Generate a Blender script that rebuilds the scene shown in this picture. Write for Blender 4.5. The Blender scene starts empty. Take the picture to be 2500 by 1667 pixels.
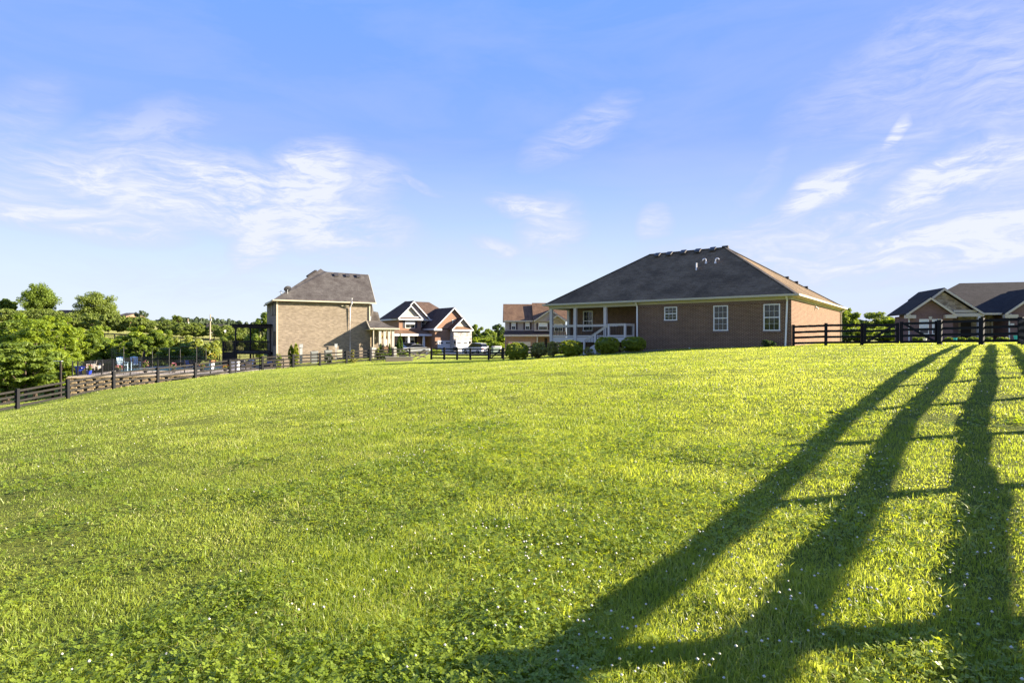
import bpy, math, random
import numpy as np
from mathutils import Vector, Matrix

# ------------------------------------------------------------------ camera, sky, sun, exposure
SC = bpy.context.scene
COL = SC.collection
F, CX, HZ, CAMZ = 1400.0, 1250.0, 826.0, 1.6          # focal length and horizon, in pixels of the 2500 px photograph
R = math.radians
cam_data = bpy.data.cameras.new('camera')
cam = bpy.data.objects.new('camera', cam_data); COL.objects.link(cam)
cam.location = (0, 0, CAMZ); cam.rotation_euler = (R(90), 0, 0)
cam_data.sensor_width = 36; cam_data.lens = 36 * F / 2500; cam_data.shift_y = -0.003
cam_data.clip_start = 0.1; cam_data.clip_end = 5000
SC.camera = cam
SC.view_settings.view_transform = 'Standard'; SC.view_settings.look = 'None'
SC.view_settings.exposure = 1.95; SC.view_settings.gamma = 1.0
SC.cycles.max_bounces = 6; SC.cycles.transparent_max_bounces = 8

SUN_AZ = math.atan2(0.998, 0.05)      # clockwise from +Y
SUN_EL = R(20)
sd = Vector((math.sin(SUN_AZ) * math.cos(SUN_EL), math.cos(SUN_AZ) * math.cos(SUN_EL), math.sin(SUN_EL)))
sun_data = bpy.data.lights.new('sun', 'SUN'); sun_data.energy = 5.0; sun_data.angle = R(0.5); sun_data.color = (1.0, 0.88, 0.70)
sun = bpy.data.objects.new('sun', sun_data); COL.objects.link(sun); sun.location = (60, 20, 40)
sun.rotation_euler = sd.to_track_quat('Z', 'Y').to_euler()

class NT:
    """small helper for building node trees"""
    def __init__(s, tree): s.t = tree; s.n = tree.nodes; s.l = tree.links
    def node(s, typ, **kw):
        n = s.n.new(typ)
        for k, v in kw.items(): setattr(n, k, v)
        return n
    def set(s, sock, v):
        if isinstance(v, bpy.types.NodeSocket): s.l.new(v, sock)
        elif v is not None: sock.default_value = v
    def math(s, op, a, b=None, c=None, clamp=False):
        n = s.node('ShaderNodeMath', operation=op, use_clamp=clamp)
        s.set(n.inputs[0], a)
        if b is not None: s.set(n.inputs[1], b)
        if c is not None: s.set(n.inputs[2], c)
        return n.outputs[0]
    def noise(s, vec, scale, detail=4, rough=0.55, dist=0.0, dim='3D'):
        n = s.node('ShaderNodeTexNoise', noise_dimensions=dim)
        if vec is not None: s.l.new(vec, n.inputs['Vector'])
        n.inputs['Scale'].default_value = scale; n.inputs['Detail'].default_value = detail
        n.inputs['Roughness'].default_value = rough; n.inputs['Distortion'].default_value = dist
        return n.outputs['Fac']
    def mapping(s, vec, loc=(0, 0, 0), rot=(0, 0, 0), scale=(1, 1, 1)):
        n = s.node('ShaderNodeMapping'); s.l.new(vec, n.inputs[0])
        n.inputs['Location'].default_value = loc; n.inputs['Rotation'].default_value = rot; n.inputs['Scale'].default_value = scale
        return n.outputs[0]
    def ramp(s, fac, stops, interp='LINEAR'):
        n = s.node('ShaderNodeValToRGB'); n.color_ramp.interpolation = interp
        e = n.color_ramp.elements
        while len(e) < len(stops): e.new(0.5)
        for i, (p, c) in enumerate(stops):
            e[i].position = p; e[i].color = (*c, 1) if len(c) == 3 else c
        s.l.new(fac, n.inputs[0]); return n.outputs[0]
    def mix(s, fac, a, b, mode='MIX'):
        n = s.node('ShaderNodeMix', data_type='RGBA', blend_type=mode)
        s.set(n.inputs[0], fac)
        for k, v in ((6, a), (7, b)):
            if not isinstance(v, bpy.types.NodeSocket): v = (*v, 1) if len(v) == 3 else v
            s.set(n.inputs[k], v)
        return n.outputs[2]
    def comb(s, x, y, z):
        n = s.node('ShaderNodeCombineXYZ')
        for i, v in enumerate((x, y, z)): s.set(n.inputs[i], v)
        return n.outputs[0]
    def sep(s, v):
        n = s.node('ShaderNodeSeparateXYZ'); s.l.new(v, n.inputs[0]); return n.outputs

def azel(px, py):
    az = math.atan((px - CX) / F); el = math.atan((HZ - py) / F * math.cos(az)); return az, el

world = bpy.data.worlds.new('World'); SC.world = world; world.use_nodes = True
def build_sky():
    t = NT(world.node_tree); t.n.clear()
    out = t.node('ShaderNodeOutputWorld'); bg = t.node('ShaderNodeBackground'); t.l.new(bg.outputs[0], out.inputs[0])
    sky = t.node('ShaderNodeTexSky', sky_type='NISHITA'); sky.sun_disc = False
    sky.sun_elevation = SUN_EL; sky.sun_rotation = SUN_AZ
    tc = t.node('ShaderNodeTexCoord'); X, Y, Z = t.sep(tc.outputs['Generated'])
    az = t.math('ARCTAN2', X, Y); el = t.math('ARCSINE', Z)
    # the clear sky: deep azure overhead, paling to the horizon
    f = t.math('DIVIDE', el, 0.75, clamp=True)
    grad = t.ramp(f, [(0.0, (0.86, 0.93, 1.0)), (0.13, (0.72, 0.86, 1.0)), (0.27, (0.48, 0.66, 1.0)), (0.42, (0.29, 0.47, 1.0)),
                      (0.58, (0.225, 0.42, 1.0)), (0.78, (0.175, 0.39, 1.0)), (1.0, (0.15, 0.36, 1.0))])
    skn = t.mix(1.0, sky.outputs[0], (0.11, 0.11, 0.11), 'MULTIPLY')
    # violet tinge towards the sun side
    vt = t.math('MULTIPLY', t.math('SUBTRACT', az, 0.1, clamp=True), 0.40, clamp=True)
    grad = t.mix(vt, grad, (0.34, 0.42, 0.98))
    v = t.comb(az, el, 0.0)
    warp = t.node('ShaderNodeTexNoise'); warp.inputs['Scale'].default_value = 5.0; warp.inputs['Detail'].default_value = 4
    t.l.new(v, warp.inputs['Vector'])
    wv = t.node('ShaderNodeVectorMath', operation='MULTIPLY_ADD'); t.l.new(warp.outputs['Color'], wv.inputs[0])
    wv.inputs[1].default_value = (0.10, 0.07, 0); t.l.new(v, wv.inputs[2])
    W = wv.outputs[0]
    off = (0.05, 0.035)
    # cirrus banks: (px, py, radius x, radius y, tilt, strength)
    blobs = [(600, 475, 320, 72, -10, .95), (700, 430, 120, 70, 38, .95), (800, 430, 120, 55, 10, .5), (600, 545, 55, 75, -30, .95), (340, 440, 230, 50, -10, .8), (560, 440, 260, 60, -6, .55),
             (90, 480, 240, 36, -2, .8), (230, 370, 230, 60, 28, .42), (1330, 300, 130, 40, 26, .38), (1200, 480, 90, 26, -4, .75), (1270, 530, 80, 70, 30, .6), (1140, 570, 70, 22, -10, .6),
             (1500, 520, 34, 34, 10, .5), (1890, 440, 85, 34, 24, .9), (2040, 315, 50, 15, 52, .75), (2030, 370, 130, 44, 24, .4), (2190, 405, 110, 38, 16, 1.0),
             (2420, 370, 230, 46, 6, .7), (2100, 470, 130, 18, 17, .95), (2330, 530, 420, 50, 6, .9), (1900, 560, 400, 60, 6, .6), (1750, 520, 200, 22, 12, .5),
             (2150, 150, 240, 90, 16, .34), (2420, 140, 170, 110, 34, .48), (1750, 420, 120, 24, 40, .2), (950, 430, 70, 10, -16, .4),
             (60, 250, 90, 50, 40, .25), (1120, 600, 330, 40, 0, .2), (2300, 690, 420, 30, 4, .3), (600, 640, 400, 50, 0, .22)]
    tot = None
    for px, py, rx, ry, ang, st in blobs:
        a, e = azel(px * 1.063, py * 1.063); rx *= 1.063; ry *= 1.063
        sx, sy = rx / F * 1.25, ry / F * 1.35
        m = t.node('ShaderNodeMapping', vector_type='TEXTURE'); t.l.new(W, m.inputs[0])
        m.inputs['Location'].default_value = (a + off[0], e + off[1], 0); m.inputs['Rotation'].default_value = (0, 0, R(ang)); m.inputs['Scale'].default_value = (sx, sy, 1)
        g = t.node('ShaderNodeTexGradient', gradient_type='SPHERICAL'); t.l.new(m.outputs[0], g.inputs[0])
        s = t.math('MULTIPLY', t.math('SMOOTH_MIN', g.outputs['Fac'], 0.55, 0.3), st * 2.1)
        tot = s if tot is None else t.math('MAXIMUM', tot, s)
    m1 = t.mapping(W, rot=(0, 0, R(-16)), scale=(1, 3.4, 1))
    n1 = t.noise(m1, 7.5, 12, 0.64, 1.6)
    m2 = t.mapping(W, rot=(0, 0, R(-28)), scale=(1, 6.0, 1))
    n2 = t.noise(m2, 13.0, 12, 0.68, 1.2)
    tex = t.math('ADD', t.math('MULTIPLY', n1, 0.65), t.math('MULTIPLY', n2, 0.35))
    tex = t.math('MULTIPLY', t.math('SUBTRACT', tex, 0.37), 4.6, clamp=True)
    cl = t.math('MULTIPLY', tot, tex)
    cl = t.math('ADD', cl, t.math('MULTIPLY', tot, 0.18), clamp=True)
    thin = t.math('MULTIPLY', t.math('SUBTRACT', t.noise(t.mapping(v, rot=(0, 0, R(-10)), scale=(1, 4, 1)), 3.0, 6, 0.6, 0.5), 0.42, clamp=True), 0.5)
    cl = t.math('MAXIMUM', cl, t.math('MULTIPLY', thin, t.math('GREATER_THAN', Z, 0.0)), clamp=True)
    cc = t.mix(cl, (0.58, 0.62, 1.0), (0.82, 0.86, 1.0))
    col = t.mix(t.math('POWER', cl, 0.85, clamp=True), grad, cc)
    col = t.mix(0.03, col, skn)
    t.l.new(col, bg.inputs[0]); bg.inputs[1].default_value = 1.07 / 2 ** SC.view_settings.exposure
build_sky()

# ------------------------------------------------------------------ helpers: properties, meshes
def tag(o, label=None, cat=None, group=None, kind=None):
    if label: o['label'] = label
    if cat: o['category'] = cat
    if group: o['group'] = group
    if kind: o['kind'] = kind
    return o
def thing(name, label, cat, loc=(0, 0, 0), rz=0.0, group=None):
    o = bpy.data.objects.new(name, None); COL.objects.link(o)
    o.empty_display_size = 0.3; o.location = loc; o.rotation_euler = (0, 0, rz)
    return tag(o, label, cat, group)
def copy_tree(o, parent=None):
    c = o.copy(); COL.objects.link(c); c.parent = parent
    for ch in o.children: copy_tree(ch, c)
    return c

class MB:
    def __init__(s): s.v = []; s.f = []; s.m = []; s.cur = 0
    def add(s, vs, fs):
        k = len(s.v); s.v += [tuple(p) for p in vs]; s.f += [tuple(i + k for i in f) for f in fs]; s.m += [s.cur] * len(fs); return s
    def box(s, x0, x1, y0, y1, z0, z1):
        return s.add([(x0, y0, z0), (x1, y0, z0), (x1, y1, z0), (x0, y1, z0), (x0, y0, z1), (x1, y0, z1), (x1, y1, z1), (x0, y1, z1)],
                     [(0, 3, 2, 1), (4, 5, 6, 7), (0, 1, 5, 4), (1, 2, 6, 5), (2, 3, 7, 6), (3, 0, 4, 7)])
    def bar(s, p, q, w, h, up=(0, 0, 1)):
        p, q, up = Vector(p), Vector(q), Vector(up); d = (q - p).normalized()
        sd_ = d.cross(up)
        if sd_.length < 1e-4: sd_ = d.cross(Vector((0, 1, 0)))
        sd_.normalize(); u = sd_.cross(d)
        vs = []
        for c in (p, q):
            for a, b in ((-1, -1), (1, -1), (1, 1), (-1, 1)): vs.append(c + sd_ * (a * w / 2) + u * (b * h / 2))
        return s.add(vs, [(0, 1, 2, 3), (7, 6, 5, 4), (0, 4, 5, 1), (1, 5, 6, 2), (2, 6, 7, 3), (3, 7, 4, 0)])
    def tube(s, pts, rad, n=8):
        pts = [Vector(p) for p in pts]; rad = rad if isinstance(rad, (list, tuple)) else [rad] * len(pts); k0 = len(s.v); rings = []
        for i, p in enumerate(pts):
            d = (pts[min(i + 1, len(pts) - 1)] - pts[max(i - 1, 0)]).normalized()
            a = d.cross(Vector((0, 0, 1)))
            if a.length < 1e-3: a = Vector((1, 0, 0))
            a.normalize(); b = d.cross(a)
            rings.append([p + (a * math.cos(2 * math.pi * j / n) + b * math.sin(2 * math.pi * j / n)) * rad[i] for j in range(n)])
        fs = []
        for i in range(len(pts) - 1):
            for j in range(n): fs.append((i * n + j, i * n + (j + 1) % n, (i + 1) * n + (j + 1) % n, (i + 1) * n + j))
        fs.append(tuple(range(n))); fs.append(tuple((len(pts) - 1) * n + j for j in reversed(range(n))))
        return s.add([p for r in rings for p in r], fs)
    def lathe(s, prof, c=(0, 0, 0), n=16):
        vs, fs = [], []
        for r, z in prof:
            for j in range(n): vs.append((c[0] + r * math.cos(2 * math.pi * j / n), c[1] + r * math.sin(2 * math.pi * j / n), c[2] + z))
        for i in range(len(prof) - 1):
            for j in range(n): fs.append((i * n + j, i * n + (j + 1) % n, (i + 1) * n + (j + 1) % n, (i + 1) * n + j))
        fs.append(tuple(reversed(range(n)))); fs.append(tuple((len(prof) - 1) * n + j for j in range(n)))
        return s.add(vs, fs)
    def slab(s, poly, off):
        """a polygon given thickness by the vector off"""
        n = len(poly); off = Vector(off); P = [Vector(p) for p in poly]
        fs = [tuple(range(n)), tuple(reversed(range(n, 2 * n)))] + [(i, i + n, (i + 1) % n + n, (i + 1) % n) for i in range(n)]
        return s.add(P + [p + off for p in P], fs)
    def build(s, name, mat, parent=None, smooth=False, loc=None):
        me = bpy.data.meshes.new(name); me.from_pydata(s.v, [], s.f)
        mats = mat if isinstance(mat, (list, tuple)) else [mat]
        for m in mats: me.materials.append(m)
        if len(mats) > 1: me.polygons.foreach_set('material_index', s.m)
        if smooth: me.polygons.foreach_set('use_smooth', [True] * len(me.polygons))
        me.validate()
        import bmesh
        bm = bmesh.new(); bm.from_mesh(me); bmesh.ops.recalc_face_normals(bm, faces=bm.faces); bm.to_mesh(me); bm.free()
        me.update()
        o = bpy.data.objects.new(name, me); COL.objects.link(o); o.parent = parent
        if loc is not None: o.location = loc
        return o

def np_mesh(name, verts, faces_n, nper, mat, attrs=None, parent=None):
    """verts (N,3); faces are runs of nper consecutive vertices (or an explicit index array faces_n)"""
    me = bpy.data.meshes.new(name)
    me.vertices.add(len(verts)); me.vertices.foreach_set('co', np.ascontiguousarray(verts, dtype=np.float32).ravel())
    idx = faces_n.astype(np.int32).ravel(); nf = len(idx) // nper
    me.loops.add(len(idx)); me.loops.foreach_set('vertex_index', idx)
    me.polygons.add(nf); me.polygons.foreach_set('loop_start', np.arange(0, nf * nper, nper, dtype=np.int32))
    try: me.polygons.foreach_set('loop_total', np.full(nf, nper, dtype=np.int32))
    except Exception: pass
    me.update(calc_edges=True)
    for k, a in (attrs or {}).items():
        at = me.attributes.new(k, 'FLOAT', 'POINT'); at.data.foreach_set('value', a.astype(np.float32))
    me.materials.append(mat)
    o = bpy.data.objects.new(name, me); COL.objects.link(o); o.parent = parent
    return o

# ------------------------------------------------------------------ terrain
def P(px, py, Y): return ((px - CX) / F * Y, Y, CAMZ + (HZ - py) / F * Y)
ctrl = [(0, 0, 0), (0, -30, -.5), (-30, -20, -2.2), (40, 0, 1.9), (.76, 3.16, .03), (3.02, 3.39, .15), (4.5, 3, .23), (-3, 3, -.16), (4.92, 8.12, .27), (7.48, 8.38, .42), (10, 12, .70), (12, 20, .85), (20, 25, 1.15), (27, 31, 1.27), (18.6, 38, 1.08),
        (0, 8, .06), (0, 20, .25), (0, 30, .18), (0, 45, -.12), (0, 58, -.58), (6, 40, .45), (6, 50, .25), (10, 45, .66),
        (-6, 8, -.28), (-12, 15, -.78), (-16, 20, -1.22), (-20, 25, -1.68), (-28, 33, -2.58), (-11, 25, -.72), (-17.4, 40, -1.05), (-7, 30, -.2), (-9, 50, -.55),
        (-60, 60, -6.2), (-52, 50, -5.2), (-45, 40, -4.6), (-70, 80, -6.0), (-48, 80, -4.6), (-33, 80, -3.0), (-27, 70, -1.6), (-18, 75, -.9), (-35, 90, -2.4), (-20, 95, -1.0),
        (30, 45, 1.25), (40, 58, 1.3), (60, 60, 1.4), (30, 90, .9), (60, 120, 1.2), (45, 40, 1.45), (9, 65, .1), (6, 80, -.5), (100, 60, 1.8), (-100, 20, -8),
        (-120, 0, -8), (-25, 5, -1.8), (25, -20, .9), (0, -100, -2), (120, -60, 2), (-100, -80, -6)]
for px, y, Y in [(42, 999, 41), (166, 973, 44.5), (278, 949, 48), (385, 935, 51.5), (477, 923, 55), (562, 912, 57.7), (642, 903, 60), (715, 897, 62.2), (781, 893, 64.5),
                 (846, 887, 66.5), (904, 882, 68.5), (959, 879, 70), (1050, 877, 72), (1240, 877, 71), (-200, 1040, 39),
                 (880, 862, 90), (1000, 857, 105), (1130, 859, 108), (1250, 864, 100), (1350, 862, 100), (1200, 856, 140), (1450, 846, 110), (1700, 838, 130), (2100, 834, 100),
                 (200, 812, 170), (300, 816, 170), (400, 822, 170), (540, 830, 170), (100, 800, 168), (0, 790, 168), (-300, 770, 168), (300, 852, 110), (400, 848, 125), (480, 850, 120),
                 (130, 775, 230), (0, 755, 230), (-300, 740, 240), (250, 789, 230), (400, 808, 230), (600, 823, 300), (640, 842, 150), (1000, 838, 200), (1250, 834, 300), (1700, 829, 300), (2400, 822, 300),
                 (300, 806, 330), (450, 812, 330)]:
    ctrl.append(P(px, y, Y))
ctrl += [(0, 900, -4), (-700, 800, 30), (700, 800, 0), (700, 0, 0), (-700, 0, -10), (0, -700, -10), (-900, 300, 10)]
ctrl = np.array(ctrl, float)
def _phi(r): return np.sqrt(r * r + 16.0)
_n = len(ctrl); _A = np.zeros((_n + 3, _n + 3))
_d = np.hypot(ctrl[:, None, 0] - ctrl[None, :, 0], ctrl[:, None, 1] - ctrl[None, :, 1])
_A[:_n, :_n] = _phi(_d) + np.eye(_n) * (-0.02); _A[:_n, _n] = 1; _A[:_n, _n + 1:] = ctrl[:, :2] / 100; _A[_n:, :_n] = _A[:_n, _n:].T
_w = np.linalg.solve(_A, np.concatenate([ctrl[:, 2], [0, 0, 0]]))
TERR = [(-42.0, 54.2), (-24.5, 61.5), (-28.6, 78), (-46, 74)]          # pool terrace outline
def in_poly(x, y, poly):
    inside = np.zeros(np.shape(x), bool); n = len(poly)
    for i in range(n):
        (x0, y0), (x1, y1) = poly[i], poly[(i + 1) % n]
        c = ((y0 > y) != (y1 > y)) & (x < (x1 - x0) * (y - y0) / ((y1 - y0) + 1e-12) + x0)
        inside ^= c
    return inside
TZ = -2.0
def Gv(x, y):
    x = np.asarray(x, float); y = np.asarray(y, float); sh = x.shape; x = x.ravel(); y = y.ravel(); out = np.empty(len(x))
    for i in range(0, len(x), 40000):
        xs, ys = x[i:i + 40000], y[i:i + 40000]
        d = np.hypot(xs[:, None] - ctrl[None, :, 0], ys[:, None] - ctrl[None, :, 1])
        out[i:i + 40000] = _phi(d) @ _w[:_n] + _w[_n] + _w[_n + 1] * xs / 100 + _w[_n + 2] * ys / 100
    out += 0.012 * np.sin(x * 1.9 + 1.3 * np.sin(y * .7)) * np.sin(y * 1.4 + x * .3) * (np.abs(y) < 60)
    nr = np.clip(1 - np.hypot(x, y) / 45, 0, 1); out += nr * (.014 * np.sin(x * 3.7 + 2.1 * np.sin(y * 1.1)) * np.sin(y * 3.1 + 1.7 * np.sin(x * .9)) + .010 * np.sin(x * 7.3 + y * 2.2) * np.sin(y * 6.1 - x * 1.3))
    m = in_poly(x, y, TERR); out[m] = np.minimum(out[m], TZ - 0.45)
    return out.reshape(sh)
def G(x, y): return float(Gv(np.array([x]), np.array([y]))[0])
def GP(px, Y): x = (px - CX) / F * Y; return (x, Y, G(x, Y))

# value noise in numpy for patches in the lawn
def vnoise(x, y, s, seed=0):
    rs = np.random.RandomState(seed); T = rs.rand(256, 256); x = x / s + 1000; y = y / s + 1000
    xi = np.floor(x).astype(int); yi = np.floor(y).astype(int); fx = x - xi; fy = y - yi; fx = fx * fx * (3 - 2 * fx); fy = fy * fy * (3 - 2 * fy)
    a = T[xi % 256, yi % 256]; b = T[(xi + 1) % 256, yi % 256]; c = T[xi % 256, (yi + 1) % 256]; d = T[(xi + 1) % 256, (yi + 1) % 256]
    return (a * (1 - fx) + b * fx) * (1 - fy) + (c * (1 - fx) + d * fx) * fy

# ------------------------------------------------------------------ materials
M = {}
def newmat(name):
    m = bpy.data.materials.new(name); m.use_nodes = True; t = NT(m.node_tree); t.n.clear()
    out = t.node('ShaderNodeOutputMaterial'); M[name] = m; return m, t, out
def bsdf(t, out, col, rough=0.8, spec=0.3, metal=0.0, bump=None, bd=0.02, bs=0.5):
    b = t.node('ShaderNodeBsdfPrincipled'); t.l.new(b.outputs[0], out.inputs[0])
    t.set(b.inputs['Base Color'], col if isinstance(col, bpy.types.NodeSocket) else (*col, 1))
    t.set(b.inputs['Roughness'], rough); b.inputs['Specular IOR Level'].default_value = spec; b.inputs['Metallic'].default_value = metal
    if bump is not None:
        n = t.node('ShaderNodeBump'); n.inputs['Distance'].default_value = bd; n.inputs['Strength'].default_value = bs
        t.l.new(bump, n.inputs['Height']); t.l.new(n.outputs[0], b.inputs['Normal'])
    return b
def plain(name, col, rough=0.6, spec=0.3, metal=0.0, var=0.12, scale=3.0):
    m, t, out = newmat(name); tc = t.node('ShaderNodeTexCoord')
    n = t.noise(tc.outputs['Object'], scale, 6, 0.6)
    c = t.mix(t.math('MULTIPLY', n, 1.0), tuple(c * (1 - var) for c in col), tuple(min(1, c * (1 + var)) for c in col))
    bsdf(t, out, c, rough, spec, metal); return m
def brick(name, c1, c2, mortar, w=0.215, h=0.075, ms=0.011, offs=0.5, big=0.25, vertical=False, rough=0.9):
    m, t, out = newmat(name); tc = t.node('ShaderNodeTexCoord'); X, Y, Z = t.sep(tc.outputs['Object'])
    u = t.math('ADD', X, Y); vec = t.comb(u, Z, 0.0)
    if vertical: vec = t.comb(Z, u, 0.0)
    b = t.node('ShaderNodeTexBrick'); t.l.new(vec, b.inputs['Vector']); b.offset = offs
    b.inputs['Scale'].default_value = 1.0; b.inputs['Brick Width'].default_value = w; b.inputs['Row Height'].default_value = h
    b.inputs['Mortar Size'].default_value = ms; b.inputs['Mortar Smooth'].default_value = 0.2; b.inputs['Bias'].default_value = 0.0
    b.inputs['Color1'].default_value = (*c1, 1); b.inputs['Color2'].default_value = (*c2, 1); b.inputs['Mortar'].default_value = (*mortar, 1)
    n = t.noise(tc.outputs['Object'], 0.9, 6, 0.62); n2 = t.noise(t.mapping(tc.outputs['Object'], scale=(3, 3, 9)), 1.0, 3, .6)
    k = t.math('ADD', t.math('MULTIPLY', n, big * 2), t.math('ADD', t.math('MULTIPLY', n2, big * 1.2), 1 - big * 1.6))
    c = t.mix(1.0, b.outputs['Color'], t.comb(k, k, k), 'MULTIPLY')
    bsdf(t, out, c, rough, 0.2, bump=t.math('SUBTRACT', 1.0, b.outputs['Fac']), bd=0.01, bs=0.6); return m
def shingle(name, c1, c2, stain, rough=0.95, amt=.7, sc=(1.1, 1.1, .16)):
    m, t, out = newmat(name); tc = t.node('ShaderNodeTexCoord'); ob = tc.outputs['Object']; X, Y, Z = t.sep(ob)
    u = t.math('ADD', X, Y)
    b = t.node('ShaderNodeTexBrick'); t.l.new(t.comb(u, t.math('MULTIPLY', Z, 1.0), 0.0), b.inputs['Vector'])
    b.inputs['Scale'].default_value = 1.0; b.inputs['Brick Width'].default_value = 0.30; b.inputs['Row Height'].default_value = 0.085
    b.inputs['Mortar Size'].default_value = 0.008; b.inputs['Mortar Smooth'].default_value = 0.5; b.inputs['Bias'].default_value = 0.1
    b.inputs['Color1'].default_value = (*c1, 1); b.inputs['Color2'].default_value = (*c2, 1); b.inputs['Mortar'].default_value = (*(c * .55 for c in c1), 1)
    st = t.noise(t.mapping(ob, scale=sc), 0.8, 6, .65)
    f = t.math('MULTIPLY', t.math('SUBTRACT', st, 0.40), 3.6, clamp=True)
    fine = t.noise(ob, 14, 4, .7)
    c = t.mix(t.math('MULTIPLY', f, amt), b.outputs['Color'], stain)
    k = t.math('ADD', t.math('MULTIPLY', fine, 1.5), 0.25); c = t.mix(1.0, c, t.comb(k, k, k), 'MULTIPLY')
    bsdf(t, out, c, rough, 0.15, bump=b.outputs['Fac'], bd=-0.01, bs=0.6); return m
def stone(name, cols, mortar):
    m, t, out = newmat(name); tc = t.node('ShaderNodeTexCoord'); X, Y, Z = t.sep(tc.outputs['Object'])
    vec = t.comb(t.math('ADD', X, Y), t.math('MULTIPLY', Z, 2.4), 0.0)
    v = t.node('ShaderNodeTexVoronoi'); v.inputs['Scale'].default_value = 2.6; t.l.new(vec, v.inputs['Vector'])
    e = t.node('ShaderNodeTexVoronoi', feature='DISTANCE_TO_EDGE'); e.inputs['Scale'].default_value = 2.6; t.l.new(vec, e.inputs['Vector'])
    r, g, b_ = t.sep(v.outputs['Color'])
    c = t.ramp(r, [(i / (len(cols) - 1), cc) for i, cc in enumerate(cols)])
    n = t.noise(tc.outputs['Object'], 8, 4, .7); k = t.math('ADD', t.math('MULTIPLY', n, .8), .6); c = t.mix(1.0, c, t.comb(k, k, k), 'MULTIPLY')
    ed = t.math('MULTIPLY', e.outputs['Distance'], 14, clamp=True); c = t.mix(ed, mortar, c)
    bsdf(t, out, c, .9, .2, bump=ed, bd=.03); return m
def leafmat(name, dark, light, trans, tr=0.45, rough=0.55):
    m, t, out = newmat(name)
    at = t.node('ShaderNodeAttribute', attribute_name='tint'); tc = t.node('ShaderNodeTexCoord')
    n = t.noise(tc.outputs['Object'], 0.5, 3, .6)
    f = t.math('ADD', t.math('MULTIPLY', at.outputs['Fac'], 0.75), t.math('MULTIPLY', t.math('SUBTRACT', n, 0.35), 0.9), clamp=True)
    c = t.mix(f, dark, light)
    d = t.node('ShaderNodeBsdfPrincipled'); t.l.new(c, d.inputs['Base Color']); d.inputs['Roughness'].default_value = rough; d.inputs['Specular IOR Level'].default_value = .35
    tl = t.node('ShaderNodeBsdfTranslucent'); t.l.new(t.mix(f, tuple(x * .7 for x in trans), trans), tl.inputs[0])
    mx = t.node('ShaderNodeMixShader'); mx.inputs[0].default_value = tr; t.l.new(d.outputs[0], mx.inputs[1]); t.l.new(tl.outputs[0], mx.inputs[2]); t.l.new(mx.outputs[0], out.inputs[0])
    return m

brick('brick_brown', (.098, .046, .027), (.150, .074, .043), (.33, .25, .17), w=.24, h=.088, ms=.013)
brick('brick_soldier', (.12, .066, .050), (.16, .09, .067), (.28, .23, .19), vertical=True)
brick('brick_tan', (.185, .145, .10), (.31, .25, .18), (.28, .245, .20), w=.34, h=.10, big=.22)
brick('brick_red', (.22, .115, .065), (.30, .155, .09), (.30, .24, .19), big=.12)
brick('brick_plum', (.125, .062, .062), (.17, .09, .088), (.24, .19, .18))
stone('stone_grey', [(.22, .20, .19), (.50, .47, .44), (.34, .31, .30), (.60, .56, .52), (.28, .27, .27)], (.3, .28, .26))
stone('stone_tan', [(.20, .15, .10), (.42, .33, .22), (.28, .22, .17), (.5, .42, .3)], (.2, .17, .14))
stone('stone_block', [(.26, .195, .105), (.33, .25, .15), (.21, .155, .09)], (.06, .05, .04))
shingle('shingle_grey', (.155, .104, .057), (.220, .155, .090), (.062, .042, .024), amt=.8, sc=(.55, .55, .30))
shingle('shingle_brown', (.085, .076, .068), (.118, .107, .096), (.036, .028, .025))
shingle('shingle_rust', (.16, .095, .055), (.21, .13, .08), (.085, .05, .035))
shingle('shingle_dark', (.085, .055, .042), (.115, .078, .06), (.05, .035, .03))
shingle('shingle_slate', (.034, .030, .028), (.050, .044, .041), (.026, .023, .021))
plain('trim_tan', (.48, .43, .32)); plain('trim_white', (.56, .56, .57), var=.04); plain('soffit', (.50, .46, .32)); plain('trim_cream', (.48, .43, .36))
plain('vinyl_white', (.80, .77, .72), .4, var=.03); plain('deck_grey', (.58, .53, .47), .6, var=.1); plain('siding_cream', (.42, .38, .30)); plain('siding_mauve', (.33, .28, .26))
plain('siding_grey', (.34, .32, .32)); plain('black_metal', (.012, .012, .014), .45, .5); plain('dark_wood', (.024, .018, .015), .8); plain('shutter', (.035, .033, .04), .6)
plain('shutter_brown', (.07, .045, .045), .6); plain('curtain', (.60, .62, .64), .9); plain('roof_vent', (.05, .045, .042), .5); plain('pipe_white', (.78, .76, .78), .4, var=.04)
plain('concrete', (.50, .43, .35), .85, scale=1.2); plain('concrete_light', (.40, .34, .26), .9, scale=1.0); plain('rail_brown', (.05, .033, .026), .6)
plain('terracotta', (.48, .20, .09)); plain('blue_glaze', (.01, .04, .42), .15, .8, var=.35, scale=9); plain('blue_chair', (.50, .68, .80), .5); plain('wicker', (.55, .50, .44), .8)
plain('unit_grey', (.22, .23, .22), .6); plain('unit_metal', (.42, .43, .42), .5); plain('cushion', (.66, .64, .62), .9); plain('cushion_blue', (.08, .12, .26), .9)
plain('garage_white', (.62, .62, .64), .45, var=.03); plain('petal_red', (.38, .04, .03)); plain('petal_pink', (.60, .20, .25)); plain('petal_yellow', (.75, .55, .05)); plain('petal_white', (.8, .78, .72))
plain('petal_orange', (.75, .22, .04)); plain('bark', (.10, .075, .055), .95, scale=8); plain('bark_pale', (.35, .31, .26), .95); plain('pole_wood', (.34, .27, .20), .9)
plain('tire', (.015, .015, .015), .8); plain('rim', (.4, .4, .42), .3, .5, .8); plain('car_silver', (.55, .56, .60), .3, .6, .2, var=.04); plain('car_blue', (.10, .14, .24), .25, .6, .5, var=.05)
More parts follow.
